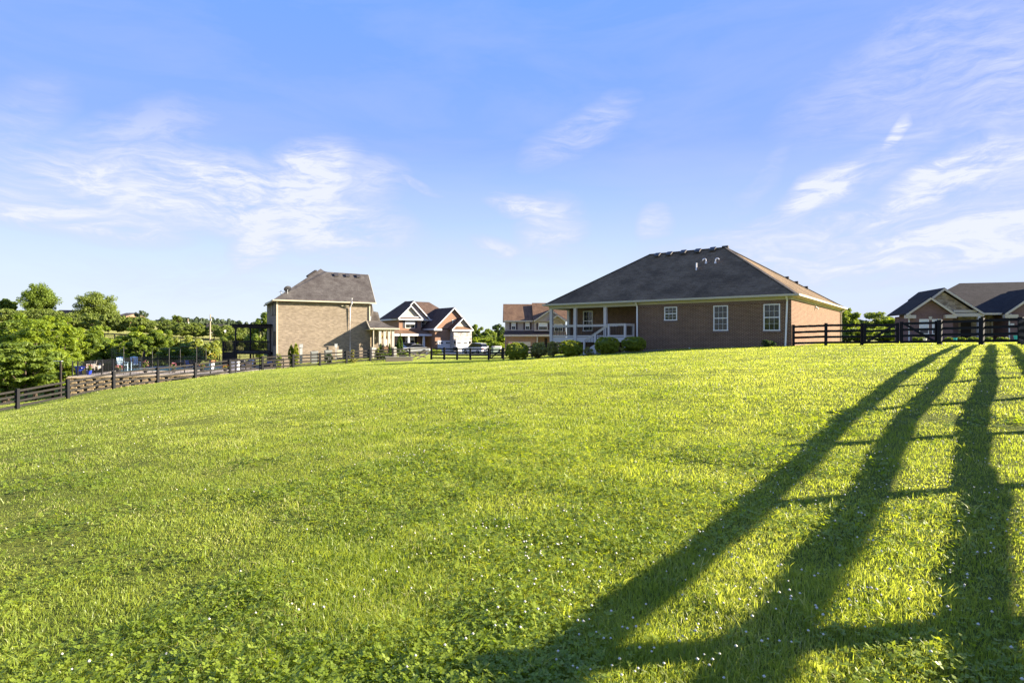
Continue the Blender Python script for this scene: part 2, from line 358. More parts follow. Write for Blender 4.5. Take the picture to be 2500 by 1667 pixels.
plain('car_white', (.70, .70, .72), .25, .6, .2, var=.03); plain('car_red', (.42, .02, .03), .3, .6, .2, var=.05); plain('tail_red', (.5, .01, .01), .3); plain('transformer', (.20, .26, .22), .6)
plain('planter_grey', (.26, .24, .21), .85, scale=6); plain('teal', (.05, .45, .48), .5); plain('solar_cap', (.5, .5, .5), .4); plain('mulch', (.17, .12, .09), .95, scale=9, var=.5); plain('dish', (.03, .03, .035), .5)
def glass(name, tint=(.020, .022, .018), rough=.04):
    m, t, out = newmat(name); bsdf(t, out, tint, rough, .5); return m
glass('glass'); glass('car_glass', (.012, .014, .018), .06)
def water():
    m, t, out = newmat('water'); tc = t.node('ShaderNodeTexCoord'); bsdf(t, out, (.05, .22, .34), .06, .6, bump=t.noise(tc.outputs['Object'], 5, 3), bd=.02, bs=.3)
water()
def worn(name, base, wornc, amt):
    """painted boards: black paint with grey wood showing in streaks along the board"""
    m, t, out = newmat(name); tc = t.node('ShaderNodeTexCoord')
    n = t.noise(t.mapping(tc.outputs['Object'], scale=(1.0, 1.0, 9.0)), 2.2, 8, .7); n2 = t.noise(tc.outputs['Object'], 11, 5, .75)
    f = t.math('MULTIPLY', t.math('SUBTRACT', t.math('ADD', t.math('MULTIPLY', n, .6), t.math('MULTIPLY', n2, .4)), 1 - amt), 7, clamp=True)
    bsdf(t, out, t.mix(f, base, wornc), .75, .25, bump=n2, bd=.004); return m
worn('fence_black', (.010, .010, .012), (.05, .045, .045), .42)
worn('fence_worn', (.018, .016, .014), (.095, .083, .072), .46)
worn('fence_weathered', (.06, .05, .042), (.27, .23, .19), .56)
def satin(name, c, r=.35):
    m, t, out = newmat(name); bsdf(t, out, c, r, .5); return m

def ground_mat():
    m, t, out = newmat('lawn_ground'); tc = t.node('ShaderNodeTexCoord'); g = t.node('ShaderNodeNewGeometry'); p = g.outputs['Position']
    X, Y, Z = t.sep(p)
    n1 = t.noise(p, 0.16, 5, .6); n2 = t.noise(p, 1.3, 5, .65); n3 = t.noise(p, 16, 5, .7)
    f = t.math('ADD', t.math('MULTIPLY', n1, .45), t.math('ADD', t.math('MULTIPLY', n2, .3), t.math('MULTIPLY', n3, .45)))
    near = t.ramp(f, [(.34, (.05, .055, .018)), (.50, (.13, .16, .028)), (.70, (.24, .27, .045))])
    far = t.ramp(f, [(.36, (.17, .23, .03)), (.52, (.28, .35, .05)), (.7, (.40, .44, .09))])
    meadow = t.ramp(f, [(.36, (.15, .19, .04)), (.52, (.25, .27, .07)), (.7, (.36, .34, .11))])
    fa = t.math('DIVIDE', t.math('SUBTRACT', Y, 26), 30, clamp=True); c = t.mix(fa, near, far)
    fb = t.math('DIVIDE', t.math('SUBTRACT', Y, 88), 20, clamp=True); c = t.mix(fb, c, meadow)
    bsdf(t, out, c, .95, .1, bump=t.math('ADD', n3, n2), bd=.25, bs=.9)
ground_mat()
def grass_mat(name, dark, light, dry, tdark, tlight, tr):
    m, t, out = newmat(name); g = t.node('ShaderNodeNewGeometry'); p = g.outputs['Position']
    at = t.node('ShaderNodeAttribute', attribute_name='tint'); hh = t.node('ShaderNodeAttribute', attribute_name='tip')
    n1 = t.noise(p, 0.22, 4, .6); n2 = t.noise(p, 1.7, 4, .6)
    f = t.math('ADD', t.math('MULTIPLY', at.outputs['Fac'], .55), t.math('ADD', t.math('MULTIPLY', t.math('SUBTRACT', n1, .5), 1.8), t.math('MULTIPLY', t.math('SUBTRACT', n2, .34), 1.3)), clamp=True)
    c = t.mix(f, dark, light)
    dr = t.math('GREATER_THAN', t.math('ADD', at.outputs['Fac'], t.math('MULTIPLY', t.math('SUBTRACT', t.noise(p, 1.1, 3, .6), .5), 1.6)), .95); c = t.mix(t.math('MULTIPLY', dr, .8), c, dry)
    tc_ = t.mix(f, tdark, tlight)
    d = t.node('ShaderNodeBsdfPrincipled'); t.l.new(c, d.inputs['Base Color']); d.inputs['Roughness'].default_value = .42; d.inputs['Specular IOR Level'].default_value = .45
    tl = t.node('ShaderNodeBsdfTranslucent'); t.l.new(tc_, tl.inputs[0])
    mx = t.node('ShaderNodeMixShader'); mx.inputs[0].default_value = tr; t.l.new(d.outputs[0], mx.inputs[1]); t.l.new(tl.outputs[0], mx.inputs[2]); t.l.new(mx.outputs[0], out.inputs[0])
grass_mat('grass', (.135, .195, .026), (.365, .425, .080), (.50, .44, .22), (.36, .465, .024), (.74, .765, .080), .5)
grass_mat('clover_leaf', (.14, .20, .018), (.29, .36, .035), (.26, .34, .05), (.28, .42, .012), (.60, .66, .02), .45)
leafmat('leaf_hill', (.085, .12, .022), (.22, .27, .05), (.33, .42, .04), .38)
leafmat('leaf_dark', (.030, .055, .016), (.085, .125, .030), (.12, .20, .02), .3)
leafmat('leaf_far', (.055, .085, .045), (.12, .16, .07), (.15, .2, .06), .25)
leafmat('leaf_bright', (.11, .18, .02), (.30, .37, .035), (.46, .56, .03), .5)
leafmat('leaf_mid', (.085, .14, .022), (.21, .28, .04), (.34, .43, .03), .45)
leafmat('leaf_gloss', (.12, .18, .03), (.42, .45, .12), (.56, .58, .06), .45, .35)
leafmat('leaf_box', (.11, .16, .016), (.30, .35, .035), (.56, .60, .02), .42)
leafmat('leaf_rusty', (.14, .13, .04), (.40, .40, .13), (.55, .52, .06), .42)
leafmat('leaf_cone', (.03, .07, .014), (.10, .17, .03), (.22, .32, .03), .35)

# ------------------------------------------------------------------ the ground
def build_ground():
    def axis(lo, hi, n, fine):
        u = np.linspace(-1, 1, n); s = np.sinh(u * 5.2) / np.sinh(5.2)
        return np.where(s < 0, -s * lo, s * hi)
    xs = axis(-900, 900, 340, 0); ys = axis(-500, 1000, 360, 0)
    gx, gy = np.meshgrid(xs, ys); gz = Gv(gx, gy)
    v = np.stack([gx.ravel(), gy.ravel(), gz.ravel()], 1); nx = len(xs); i = np.arange(len(ys) - 1)[:, None] * nx + np.arange(nx - 1)[None, :]
    f = np.stack([i, i + 1, i + nx + 1, i + nx], -1).reshape(-1)
    o = np_mesh('ground', v, f, 4, M['lawn_ground']); o.data.polygons.foreach_set('use_smooth', [True] * len(o.data.polygons)); tag(o, kind='structure')
build_ground()
# far streets by the houses, laid on the ground
def strip(name, pts, w, mat, lift=0.05):
    b = MB(); v = []
    for i, p in enumerate(pts):
        d = Vector(pts[min(i + 1, len(pts) - 1)]) - Vector(pts[max(i - 1, 0)]); d = Vector((d.x, d.y)).normalized(); n = Vector((-d.y, d.x))
        for s in (-1, 1):
            q = Vector(p[:2]) + n * (s * w / 2); v.append((q.x, q.y, G(q.x, q.y) + lift))
    b.add(v, [(2 * i, 2 * i + 1, 2 * i + 3, 2 * i + 2) for i in range(len(pts) - 1)])
    return tag(b.build(name, mat), kind='structure')
plain('asphalt', (.07, .07, .072), .9, scale=2)
strip('street', [GP(px, Y)[:2] for px, Y in ((900, 93), (950, 95), (1000, 96), (1050, 96.5), (1100, 96), (1150, 95), (1200, 93), (1300, 90))], 7, M['asphalt'])
strip('driveway', [GP(px, Y)[:2] for px, Y in ((1090, 97), (1092, 101), (1095, 104))], 9, M['concrete'], .07)

# ------------------------------------------------------------------ houses
class House:
    def __init__(s, name, label, cat, px, Y, zb, a):
        s.o = Vector(((px - CX) / F * Y, Y)); s.a = Vector(a).normalized(); s.b = Vector((-s.a.y, s.a.x)); s.zb = zb
        s.root = thing(name, label, cat, (s.o.x, s.o.y, zb), math.atan2(s.a.y, s.a.x))
    def at(s, px, py, w=0.0):
        r = (px - CX) / F; p = s.o + s.b * w
        t = (r * p.y - p.x) / (s.a.x - r * s.a.y); Y = p.y + t * s.a.y
        return (t, w, CAMZ + (HZ - py) / F * Y - s.zb)
    def side(s, px, py, t=0.0):
        r = (px - CX) / F; p = s.o + s.a * t
        w = (r * p.y - p.x) / (s.b.x - r * s.b.y); Y = p.y + w * s.b.y
        return (t, w, CAMZ + (HZ - py) / F * Y - s.zb)
    def T(s, px, w=0.0): return s.at(px, HZ, w)[0]
    def part(s, name, mb, mat, parent=None, label=None):
        o = mb.build(name, mat, parent or s.root)
        if label: o['label'] = label
        return o

def window(H, px0, px1, py0, py1, w=0.0, cols=2, rows=2, frame=.07, curtain=False, shutter=None, mid=True, fm='vinyl_white', blind=False, arch=False, grille=True):
    pm = (px0 + px1) / 2
    t0, t1 = H.T(px0, w), H.T(px1, w); z1, z0 = H.at(pm, py0, w)[2], H.at(pm, py1, w)[2]
    f = MB(); d0, d1 = w - .05, w + .03
    f.box(t0, t1, d0, d1, z1 - frame, z1); f.box(t0 - .02, t1 + .02, d0 - .02, d1, z0, z0 + frame)
    f.box(t0, t0 + frame, d0, d1, z0 + frame, z1 - frame); f.box(t1 - frame, t1, d0, d1, z0 + frame, z1 - frame)
    zm = (z0 + z1) / 2
    if mid: f.box(t0 + frame, t1 - frame, w - .04, d1, zm - .03, zm + .03)
    fo = H.part('window', f, M[fm])
    g = MB().box(t0 + frame, t1 - frame, w - .012, w + .02, z0 + frame, z1 - frame); H.part('pane', g, M['glass'], fo)
    if curtain or blind:
        c = MB(); a_, b_ = (zm + .02, z1 - frame) if not blind else (z0 + (z1 - z0) * .35, z1 - frame)
        c.box(t0 + frame, t1 - frame, w - .022, w - .012, a_, b_); H.part('blind', c, M['curtain'], fo)
    if grille:
        q = MB(); gw = .013
        for i in range(1, cols):
            x = t0 + frame + (t1 - t0 - 2 * frame) * i / cols; q.box(x - gw / 2, x + gw / 2, w - .032, w - .008, z0 + frame, z1 - frame)
        for hz0, hz1 in (((z0 + frame, zm), (zm, z1 - frame)) if mid else ((z0 + frame, z1 - frame),)):
            for i in range(1, rows):
                z = hz0 + (hz1 - hz0) * i / rows; q.box(t0 + frame, t1 - frame, w - .030, w - .008, z - gw / 2, z + gw / 2)
        if q.f: H.part('grille', q, M[fm], fo)
    if shutter:
        sw = (t1 - t0) * (.24 if t1 - t0 > 1.4 else .42)
        for x in (t0 - sw - .02, t1 + .02): H.part('shutter', MB().box(x, x + sw, w - .04, w + .01, z0 + .02, z1), M[shutter])
    return fo
def downspout(H, x, w, z0, z1, mat='vinyl_white', dx=0.0, kick=True):
    b = MB(); b.bar((x, w - .10, z0), (x + dx, w - .10, z1 - .3), .10, .08, (0, 1, 0)); b.bar((x + dx, w - .10, z1 - .3), (x + dx, w - .4, z1), .10, .08, (0, 1, 0))
    if kick: b.bar((x, w - .08, z0), (x - .05, w - .35, z0 - .1), .10, .08)
    return H.part('downspout', b, M[mat])
def rake(b, p, q, w=.12, h=.22):
    b.bar(p, q, w, h)
def gable(H, wf, depth, apex, left, right, wall, roofm, trim='trim_white', over=.35, wt=True, zcut=None):
    A, L, Rr = (Vector(H.at(*p, wf)) for p in (apex, left, right)); D = Vector((0, depth, 0)); up = Vector((0, 0, .12))
    r = MB(); r.slab([L, A, A + D, L + D], up); r.slab([A + Vector((.002, 0, .001)), Rr, Rr + D, A + D + Vector((.002, 0, .001))], up)
    ro = H.part('gable_roof', r, M[roofm])
    k = MB(); n = Vector((0, -.06, -.06))
    k.bar(L + n, A + n, .10, .19); k.bar(A + n + Vector((0, -.004, 0)), Rr + n + Vector((0, -.004, 0)), .10, .19)
    H.part('rake_board', k, M[trim])
    o = Vector((0, over, -.1))
    if wt: H.part('gable_wall', MB().slab([L + o, Rr + o, A + o], (0, .15, 0)), M[wall])
    return A, L, Rr

# ---- the brown brick house with the screened corner porch
A = House('brick_house', 'single storey dark brown brick house with a hipped roof and a grey corner porch', 'house', 1932, 38.0, 1.0, (.797, -.6035))
def house_a():
    H = A; tl = -19.0; tm = H.T(1554); WT = 3.40
    wall = MB().slab([(tm, 0, -1.6), (0, 0, -1.6), (0, 22, -1.6), (-12, 22, -1.6), (-12, 14, -1.6), (tl, 14, -1.6), (tl, 3, -1.6), (tm, 3, -1.6)], (0, 0, WT + 1.6))
    H.part('wall', wall, M['brick_brown'])
    s = MB(); s.box(tm + .02, -.02, -.012, 0.0, WT - .42, WT - .21); H.part('soldier_course', s, M['brick_soldier'])
    fr = MB(); fr.box(tm, .03, -.035, 0, WT - .21, WT); fr.box(.0, .035, -.03, 22, WT - .21, WT); fr.box(tm - .03, tm, -.03, 2.9, WT - .01, WT + .06); H.part('frieze', fr, M['soffit'])
    ez = 3.46; ov = .45
    LN, RN, RF, LF = (tl - ov, -ov, ez), (ov, -ov, ez), (ov, 22.5, ez), (tl - ov, 14.6, ez)
    RR, RL = H.at(1770, 604, 7.0), H.at(1586, 622.5, 7.0); ZR = (RR[2] + RL[2]) / 2; RR = (RR[0], 7.0, ZR); RL = (RL[0], 7.0, ZR)
    r = MB(); r.add([LN, RN, RF, LF, RR, RL, (-12, 22.5, ez)], [(0, 1, 4, 5), (1, 2, 4), (3, 0, 5), (2, 6, 4), (6, 3, 5), (6, 5, 4)])
    ro = H.part('roof', r, M['shingle_grey'])
    cap = MB()
    for p, q in ((RN, RR), (RR, RL), (LN, RL), (RF, RR)): cap.bar(Vector(p) + Vector((0, 0, .02)), Vector(q) + Vector((0, 0, .02)), .22, .05)
    H.part('ridge_cap', cap, M['shingle_brown'], ro)
    sf = MB().slab([(LN[0], LN[1], ez - .10), (RN[0], RN[1], ez - .10), (RF[0], RF[1], ez - .10), (-12, 22.5, ez - .1), (LF[0], LF[1], ez - .10)], (0, 0, .05)); H.part('soffit', sf, M['soffit'])
    g = MB(); g.bar((LN[0] - .1, -ov - .06, ez + .0), (RN[0] + .1, -ov - .06, ez + .0), .13, .13); g.bar((ov + .06, -ov - .1, ez), (ov + .06, 22.5, ez), .13, .13)
    g.bar((LN[0] - .06, -ov, ez), (LN[0] - .06, 14.6, ez), .13, .13); H.part('gutter', g, M['trim_tan'])
    downspout(H, tm + .10, 0, -.05, 3.4); downspout(H, -.35, 0, -.2, 3.4, dx=.12)
    d = MB(); d.box(-.42, -.24, -.2, 0, -.5, -.02); H.part('drain_pipe', d, M['black_metal'])
    b = MB(); b.bar((.1, 21.8, -1), (.1, 21.8, 3.1), .1, .08); b.bar((.1, 21.8, 3.1), (.45, 22.2, 3.4), .1, .08); H.part('downspout', b, M['trim_tan'])
    f = MB(); f.box(.0, .1, 8.5, 8.75, 2.95, 3.1); f.bar((.1, 8.6, 3.0), (.25, 8.55, 2.9), .1, .1); H.part('flood_light', f, M['vinyl_white'])
    # windows
    window(H, 1622.3, 1653.5, 749.2, 782.3, 0, 3, 2, blind=False, curtain=False)
    window(H, 1742.2, 1777.6, 745.9, 807.5, 0, 3, 2); window(H, 1864.3, 1904.8, 742, 807.5, 0, 3, 2); window(H, 1424, 1447.3, 759.3, 808, 3.0, 3, 2)
    for a_, b_, w, pb in ((1622.3, 1653.5, 0, 782.3), (1742.2, 1777.6, 0, 807.5), (1864.3, 1904.8, 0, 807.5), (1424, 1447.3, 3.0, 808)):
        z = H.at((a_ + b_) / 2, pb, w)[2]; sl = MB().box(H.T(a_, w) - .06, H.T(b_, w) + .06, w - .05, w, z - .14, z - .005); H.part('window_sill', sl, M['brick_soldier'])
    # roof vents and pipes sit on the front roof plane
    def on_roof(px, py):
        best = None
        for i in range(0, 400):
            w = -.4 + i * .018; p = H.at(px, py, w); z = ez + (w + ov) / (7 + ov) * (ZR - ez)
            if best is None or abs(p[2] - z) < best[0]: best = (abs(p[2] - z), (p[0], w, z))
        return best[1]
    pitch = (ZR - ez) / (7 + ov)
    for px, py in ((1604, 627.5), (1633, 624.5), (1667, 620.5), (1702.6, 617.5), (1739, 613.8)):
        t, w, z = on_roof(px, py); v = MB()
        v.slab([(t - .24, w - .2, z + .0), (t + .24, w - .2, z + .0), (t + .24, w + .28, z + .28), (t - .24, w + .28, z + .28)], (0, 0, .13)); H.part('roof_vent', v, M['roof_vent'], ro)
    for px, w in ((1784, 7.25), (1887, 14.4), (1906, 15.6), (1925, 16.9)):
        k = (w - 7.0) / (22.5 - 7.0); t = RR[0] + (RF[0] - RR[0]) * k - .12; z = ZR + (ez - ZR) * k
        H.part('roof_vent', MB().slab([(t - .25, w - .25, z - .1), (t + .25, w - .25, z - .1), (t + .2, w + .25, z - .1), (t - .2, w + .25, z - .1)], (0, 0, .34)), M['roof_vent'], ro)
    t, w, z = on_roof(1700, 659); v = MB(); v.tube([(t, w, z - .1), (t, w, z + .55)], .06, 10); H.part('vent_pipe', v, M['pipe_white'], ro)
    for px, py, sgn in ((1723.6, 643.5, -1), (1746.5, 643, 1)):
        t, w, z = on_roof(px, py); pts = [(t, w, z - .1), (t, w, z + .25)] + [(t + sgn * .14 * (1 - math.cos(q)), w, z + .25 + .14 * math.sin(q)) for q in (.6, 1.2, 1.8, 2.4, 3.0)]
        v = MB(); v.tube(pts, .042, 10); v.tube([(t, w, z - .02), (t, w, z + .12)], .085, 10); H.part('vent_pipe', v, M['pipe_white'], ro)
    # the porch
    dz = .69; w0 = .12
    dk = MB(); dk.box(tl - .1, tm, 0.0, 3.0, dz - .36, dz); dk.box(tl - .12, tm, -.03, .0, dz - .40, dz - .02)
    H.part('porch_floor', dk, M['deck_grey'])
    bm = MB(); bm.box(tl - .15, tm + .1, -.12, .12, 3.12, WT + .02); bm.box(tl - .15, tl + .1, .12, 3.0, 3.12, WT + .02)
    for i in range(50):
        x = tl - .1 + i * (tm - tl) / 50; bm.box(x, x + .018, -.135, -.12, 3.12, WT)
    H.part('porch_beam', bm, M['soffit'])
    cl = MB().box(tl - .05, tm, .12, 3.0, WT - .03, WT); H.part('porch_ceiling', cl, M['trim_tan'])
    tp = [tl + .05, H.T(1404.8, 0), H.T(1478.3, 0), tm - .12]
    for x in tp[:3]: H.part('post', MB().box(x - .12, x + .12, -.12, .12, dz - .36, 3.12), M['deck_grey'])
    H.part('post', MB().box(tl - .05, tl + .17, 2.7, 2.95, dz, 3.12), M['deck_grey'])
    ww = -1.6; lx0, lx1 = H.T(1484, ww), H.T(1527, ww)
    def railing(p, q, z0, z1=None, name='railing'):
        z1 = z0 if z1 is None else z1; p, q = Vector(p), Vector(q); L = (q - p).length
        a = Vector((p.x, p.y, z0)); b = Vector((q.x, q.y, z1)); r = MB()
        r.bar(a + Vector((0, 0, 1.02)), b + Vector((0, 0, 1.02)), .14, .05); r.bar(a + Vector((0, 0, .93)), b + Vector((0, 0, .93)), .05, .12)
        ro_ = H.part(name, r, M['deck_grey']); H.part('bottom_rail', MB().bar(a + Vector((0, 0, .10)), b + Vector((0, 0, .10)), .05, .12), M['deck_grey'], ro_); n = max(2, int(L / .13)); s_ = MB()
        for i in range(1, n):
            c = a.lerp(b, i / n); s_.bar(c + Vector((0, 0, .14)), c + Vector((0, 0, .9)), .022, .022)
        H.part('balusters', s_, M['black_metal'], ro_)
    railing((tp[0], 0), (tp[1], 0), dz); railing((tp[1], 0), (tp[2], 0), dz); railing((tp[0], .1), (tp[0], 2.8), dz); railing((lx0, ww + .05), (lx1, ww + .05), dz); railing((lx1 - .05, ww), (lx1 - .05, -.1), dz)
    railing((tp[2], 0), (lx0, 0), dz)
    ld = MB(); ld.box(lx0, lx1, ww, 0.0, dz - .36, dz - .005); H.part('landing', ld, M['deck_grey'])
    for x, y in ((lx0 + .06, ww + .06), (lx1 - .06, ww + .06), (lx1 - .06, -.12)): H.part('post', MB().box(x - .075, x + .075, y - .075, y + .075, -.9, dz + 1.04), M['deck_grey'])
    # stairs down to the lawn
    x1 = lx0; run, rise, n = .30, .175, 7; st = MB()
    for i in range(n): st.box(x1 - (i + 1) * run, x1 - i * run, ww, -.35, dz - (i + 1) * rise - .04, dz - (i + 1) * rise)
    for y in (ww - .03, -.38): st.bar((x1, y, dz - .17), (x1 - n * run, y, dz - .17 - n * rise), .05, .30)
    so = H.part('stairs', st, M['deck_grey'])
    xe, ze = x1 - n * run, dz - n * rise
    railing((x1 - .02, ww + .02), (xe, ww + .02), dz - .06, ze - .06, 'stair_railing')
    for k in (.52, 1.0): H.part('post', MB().box(x1 + (xe - x1) * k - .06, x1 + (xe - x1) * k + .06, ww - .05, ww + .09, ze - .5 + (1 - k) * .6, dz + (ze - dz) * k + 1.0), M['deck_grey'])
    for px in (1684, 1790): # hose taps low on the wall
        t, _, z = H.at(px, 850 - (px - 1684) * .01, 0); b = MB(); b.tube([(t, .02, z), (t, -.12, z)], .03); b.tube([(t, -.1, z + .05), (t, -.1, z - .06)], .045); H.part('hose_tap', b, M['vinyl_white'])
house_a()

# ---- the two storey tan brick house
B = House('brick_house', 'two storey tan brick house with a grey roof, satellite dish and white vent pipe', 'house', 677, 70.0, -0.6, (.87, .493))
def house_b():
    H = B; tr = H.T(904); WT = H.at(790, 736.5, 0)[2]; wl = H.side(651.5, 800, 0)[1]; tq = H.T(653, 13)
    H.part('wall', MB().slab([(0, 0, -2.5), (tr, 0, -2.5), (tr, 13, -2.5), (tq, 13, -2.5), (tq, wl, -2.5), (0, wl, -2.5)], (0, 0, WT + 2.5)), M['brick_tan'])
    LN, RN = H.at(666, 729.5, -.45), H.at(917, 741.5, -.45); ez = (LN[2] + RN[2]) / 2; LN = (-.5, -.45, ez); RN = (RN[0], -.45, ez)
    Rp = H.at(899, 670.5, 6.2); RM = H.at(799, 663.7, 6.2); AP = H.at(783, 656, 7.2); LF = (-.5, H.side(646, 744, -.5)[1], ez - .25); BR = (RN[0], 13.4, ez); BL = (tq - .4, 13.4, ez)
    r = MB(); mid = tuple((RM[i] + AP[i]) / 2 - (0.10 if i == 2 else 0) for i in range(3))
    r.add([LN, RN, Rp, RM, AP, LF, BR, BL, mid], [(0, 1, 2), (0, 2, 3), (0, 3, 8), (0, 8, 4), (0, 4, 5), (5, 4, 7), (7, 4, 8, 3), (7, 3, 2, 6)])
    ro = H.part('roof', r, M['shingle_brown'])
    H.part('gable_wall', MB().slab([(tr - .15, 0, WT - .02), (tr - .15, 13, WT - .02), (tr - .15, 6.2, Rp[2] - .25)], (.13, 0, 0)), M['brick_tan'])
    g = MB(); g.bar(Vector(LN) + Vector((-.1, -.06, -.04)), Vector(RN) + Vector((.1, -.06, -.04)), .14, .16); g.bar(Vector(LN) + Vector((-.06, 0, -.04)), Vector(LF) + Vector((-.06, 0, -.04)), .14, .16); g.bar(Vector(RN) + Vector((.02, 0, -.04)), Vector(Rp) + Vector((.02, 0, -.04)), .05, .12); H.part('gutter', g, M['trim_tan'])
    H.part('soffit', MB().slab([(-.5, -.45, WT), (RN[0], -.45, WT), (RN[0], .0, WT), (0, 0, WT), (0, wl, WT), (-.5, LF[1], WT)], (0, 0, .06)), M['trim_tan'])
    H.part('frieze', MB().box(0, tr + .02, -.03, 0, WT - .22, WT), M['brick_soldier'])
    # hip caps, vents, dish
    def roofz(t, w): return ez + (w + .45) / (6.2 + .45) * (Rp[2] - ez)
    for px in (821, 848.5, 875):
        w = 5.35; t = H.T(px, w); z = roofz(t, w); H.part('roof_vent', MB().slab([(t - .28, w - .25, z - .05), (t + .28, w - .25, z - .05), (t + .28, w + .3, z + .36), (t - .28, w + .3, z + .36)], (0, 0, .14)), M['roof_vent'], ro)
    c = H.at(703, 706, .9); d = MB(); zb = roofz(c[0], .9)
    d.tube([(c[0] - .05, .9, zb - .1), (c[0] - .05, .9, c[2] - .15), (c[0] - .02, 1.0, c[2])], .035); H.part('dish_mount', d, M['unit_metal'], ro)
    ds = MB(); nn = 20; ax = Vector((-.35, .75, .45)).normalized(); u = ax.cross(Vector((0, 0, 1))).normalized(); v = ax.cross(u); rings = [(0, -.10), (.25, -.07), (.44, .0), (.45, .015)]
    vs = []
    for rr, h in rings:
        for j in range(nn): vs.append(Vector((c[0] - .02, 1.0, c[2] + .05)) + u * (rr * 1.15 * math.cos(j * 2 * math.pi / nn)) + v * (rr * .9 * math.sin(j * 2 * math.pi / nn)) - ax * h * -1)
    fs = [(i * nn + j, i * nn + (j + 1) % nn, (i + 1) * nn + (j + 1) % nn, (i + 1) * nn + j) for i in range(3) for j in range(nn)]
    ds.add(vs, fs); H.part('satellite_dish', ds, M['dish'], ro)
    a_ = MB(); a_.tube([(c[0] - .05, .9, zb + .25), (c[0] - 1.1, .5, zb + .15)], .02); H.part('strut', a_, M['dish'], ro)
    H.part('vent_pipe', MB().tube([H.at(686, 720, 1.2), H.at(686, 709, 1.2)], .05), M['unit_metal'], ro)
    # ridge of dark cap shingles
    k = MB(); k.bar(Vector(H.at(750, 675, 5.2)), Vector(H.at(771, 661, 6.9)), .3, .2); H.part('ridge_cap', k, M['shingle_slate'], ro)
    # corner boards, downspouts, radon pipe
    H.part('corner_downspout', MB().box(-.12, .06, -.10, .0, -1.2, WT), M['trim_tan'])
    H.part('corner_downspout', MB().box(tr - .18, tr - .02, -.12, 0, 3.2, WT), M['trim_tan'])
    t = H.T(854, 0); zt = H.at(856, 728, -.3)[2]; p = MB(); p.tube([(t, -.16, -.9), (t, -.16, WT - .7), (t + .12, -.62, WT - .15), (t + .12, -.62, zt)], .07, 12); H.part('vent_pipe', p, M['pipe_white'])
    H.part('soffit_light', MB().box(H.T(833), H.T(851), -.18, 0, WT - .50, WT - .42), M['trim_tan'])
    # windows of the shaded left wall
    for py0, py1, w0s in ((741, 772, (1.3, 2.9, 4.3)), (808, 843, (1.3, 2.6))):
        for w in w0s:
            z1, z0 = H.side(663, py0, 0)[2] - .1, H.side(663, py1, 0)[2]
            f = H.part('window', MB().box(-.05, .0, w, w + .85, z0, z1), M['shutter']); H.part('pane', MB().box(-.06, -.05, w + .08, w + .77, z0 + .1, z1 - .1), M['black_metal'], f)
    # side porch
    w1 = -2.5; zt_ = H.at(940, 801, w1)[2]; P1, P2, P3, P4 = H.at(896, 782, -.02), H.at(904, 800, w1), H.at(973, 800.5, w1), H.at(930, 784, 2.0)
    P2 = (P2[0], w1, zt_); P3 = (P3[0], w1, zt_); cc = tuple((P3[i] + P4[i]) / 2 - (.14 if i == 2 else 0) for i in range(3))
    r2 = MB(); r2.add([P1, P2, P3, cc, P4, (P3[0], 5, zt_), (P4[0], 5, P4[2]), (P1[0], 2, P4[2])], [(0, 1, 2, 3), (0, 3, 4, 7), (2, 5, 6, 4, 3), (4, 6, 7)]); H.part('porch_roof', r2, M['shingle_brown'])
    g2 = MB(); g2.bar((P2[0] - .05, w1 - .05, zt_ - .08), (P3[0] + .1, w1 - .05, zt_ - .08), .14, .17); g2.bar((P1[0] - .05, -.02, P1[2] - .1), (P2[0] - .05, w1, zt_ - .08), .08, .17); g2.bar((P3[0] + .05, w1, zt_ - .08), (P3[0] + .05, 5, zt_ - .08), .1, .17); H.part('porch_gutter', g2, M['trim_tan'])
    H.part('porch_soffit', MB().slab([(P2[0], w1, zt_ - .2), (P3[0], w1, zt_ - .2), (P3[0], 5, zt_ - .2), (P2[0], 5, zt_ - .2)], (0, 0, .05)), M['trim_tan'])
    H.part('porch_wall', MB().box(H.T(911, -.6), H.T(925, -.6), -.6, 0.2, -2, zt_ - .21), M['brick_tan'])
    H.part('porch_wall', MB().box(tr + .02, H.T(962, 2), 2.0, 8, -2, zt_ - .21), M['brick_tan'])
    H.part('front_door', MB().box(H.T(938, 1.95), H.T(945, 1.95), 1.93, 2.0, -.3, 2.0), M['vinyl_white'])
    for px in (927.5, 938.5, 949.5, 959):
        t = H.T(px, w1 + .35); H.part('column', MB().box(t - .16, t + .16, w1 + .2, w1 + .5, H.at(940, 842, w1)[2] - .2, zt_ - .2), M['trim_cream'])
    for px in (911.5, 961):
        t = H.T(px, w1 + .35); H.part('brick_pier', MB().box(t - .3, t + .3, w1 + .05, w1 + .65, -2, H.at(940, 847, w1)[2]), M['stone_grey'])
    H.part('porch_knee_wall', MB().box(H.T(927, w1 + .4), H.T(948, w1 + .4), w1 + .3, w1 + .5, -2, H.at(940, 842, w1)[2]), M['brick_brown'])
    downspout(H, H.T(911.5, w1), w1, -1, zt_, 'trim_tan')
    # lower garage roof behind the porch
    r3 = MB(); a, b, c_, d_ = H.at(908, 742, 3), H.at(912, 760, 3), H.at(923, 762, 3), H.at(929, 785, 2.2)
    r3.add([a, b, c_, d_, H.at(905, 786, 2.2), (c_[0], 9, c_[2]), (a[0], 9, a[2])], [(0, 1, 4), (1, 2, 3, 4), (2, 5, 3), (0, 6, 5, 2, 1)]); H.part('garage_roof', r3, M['shingle_brown'])
house_b()

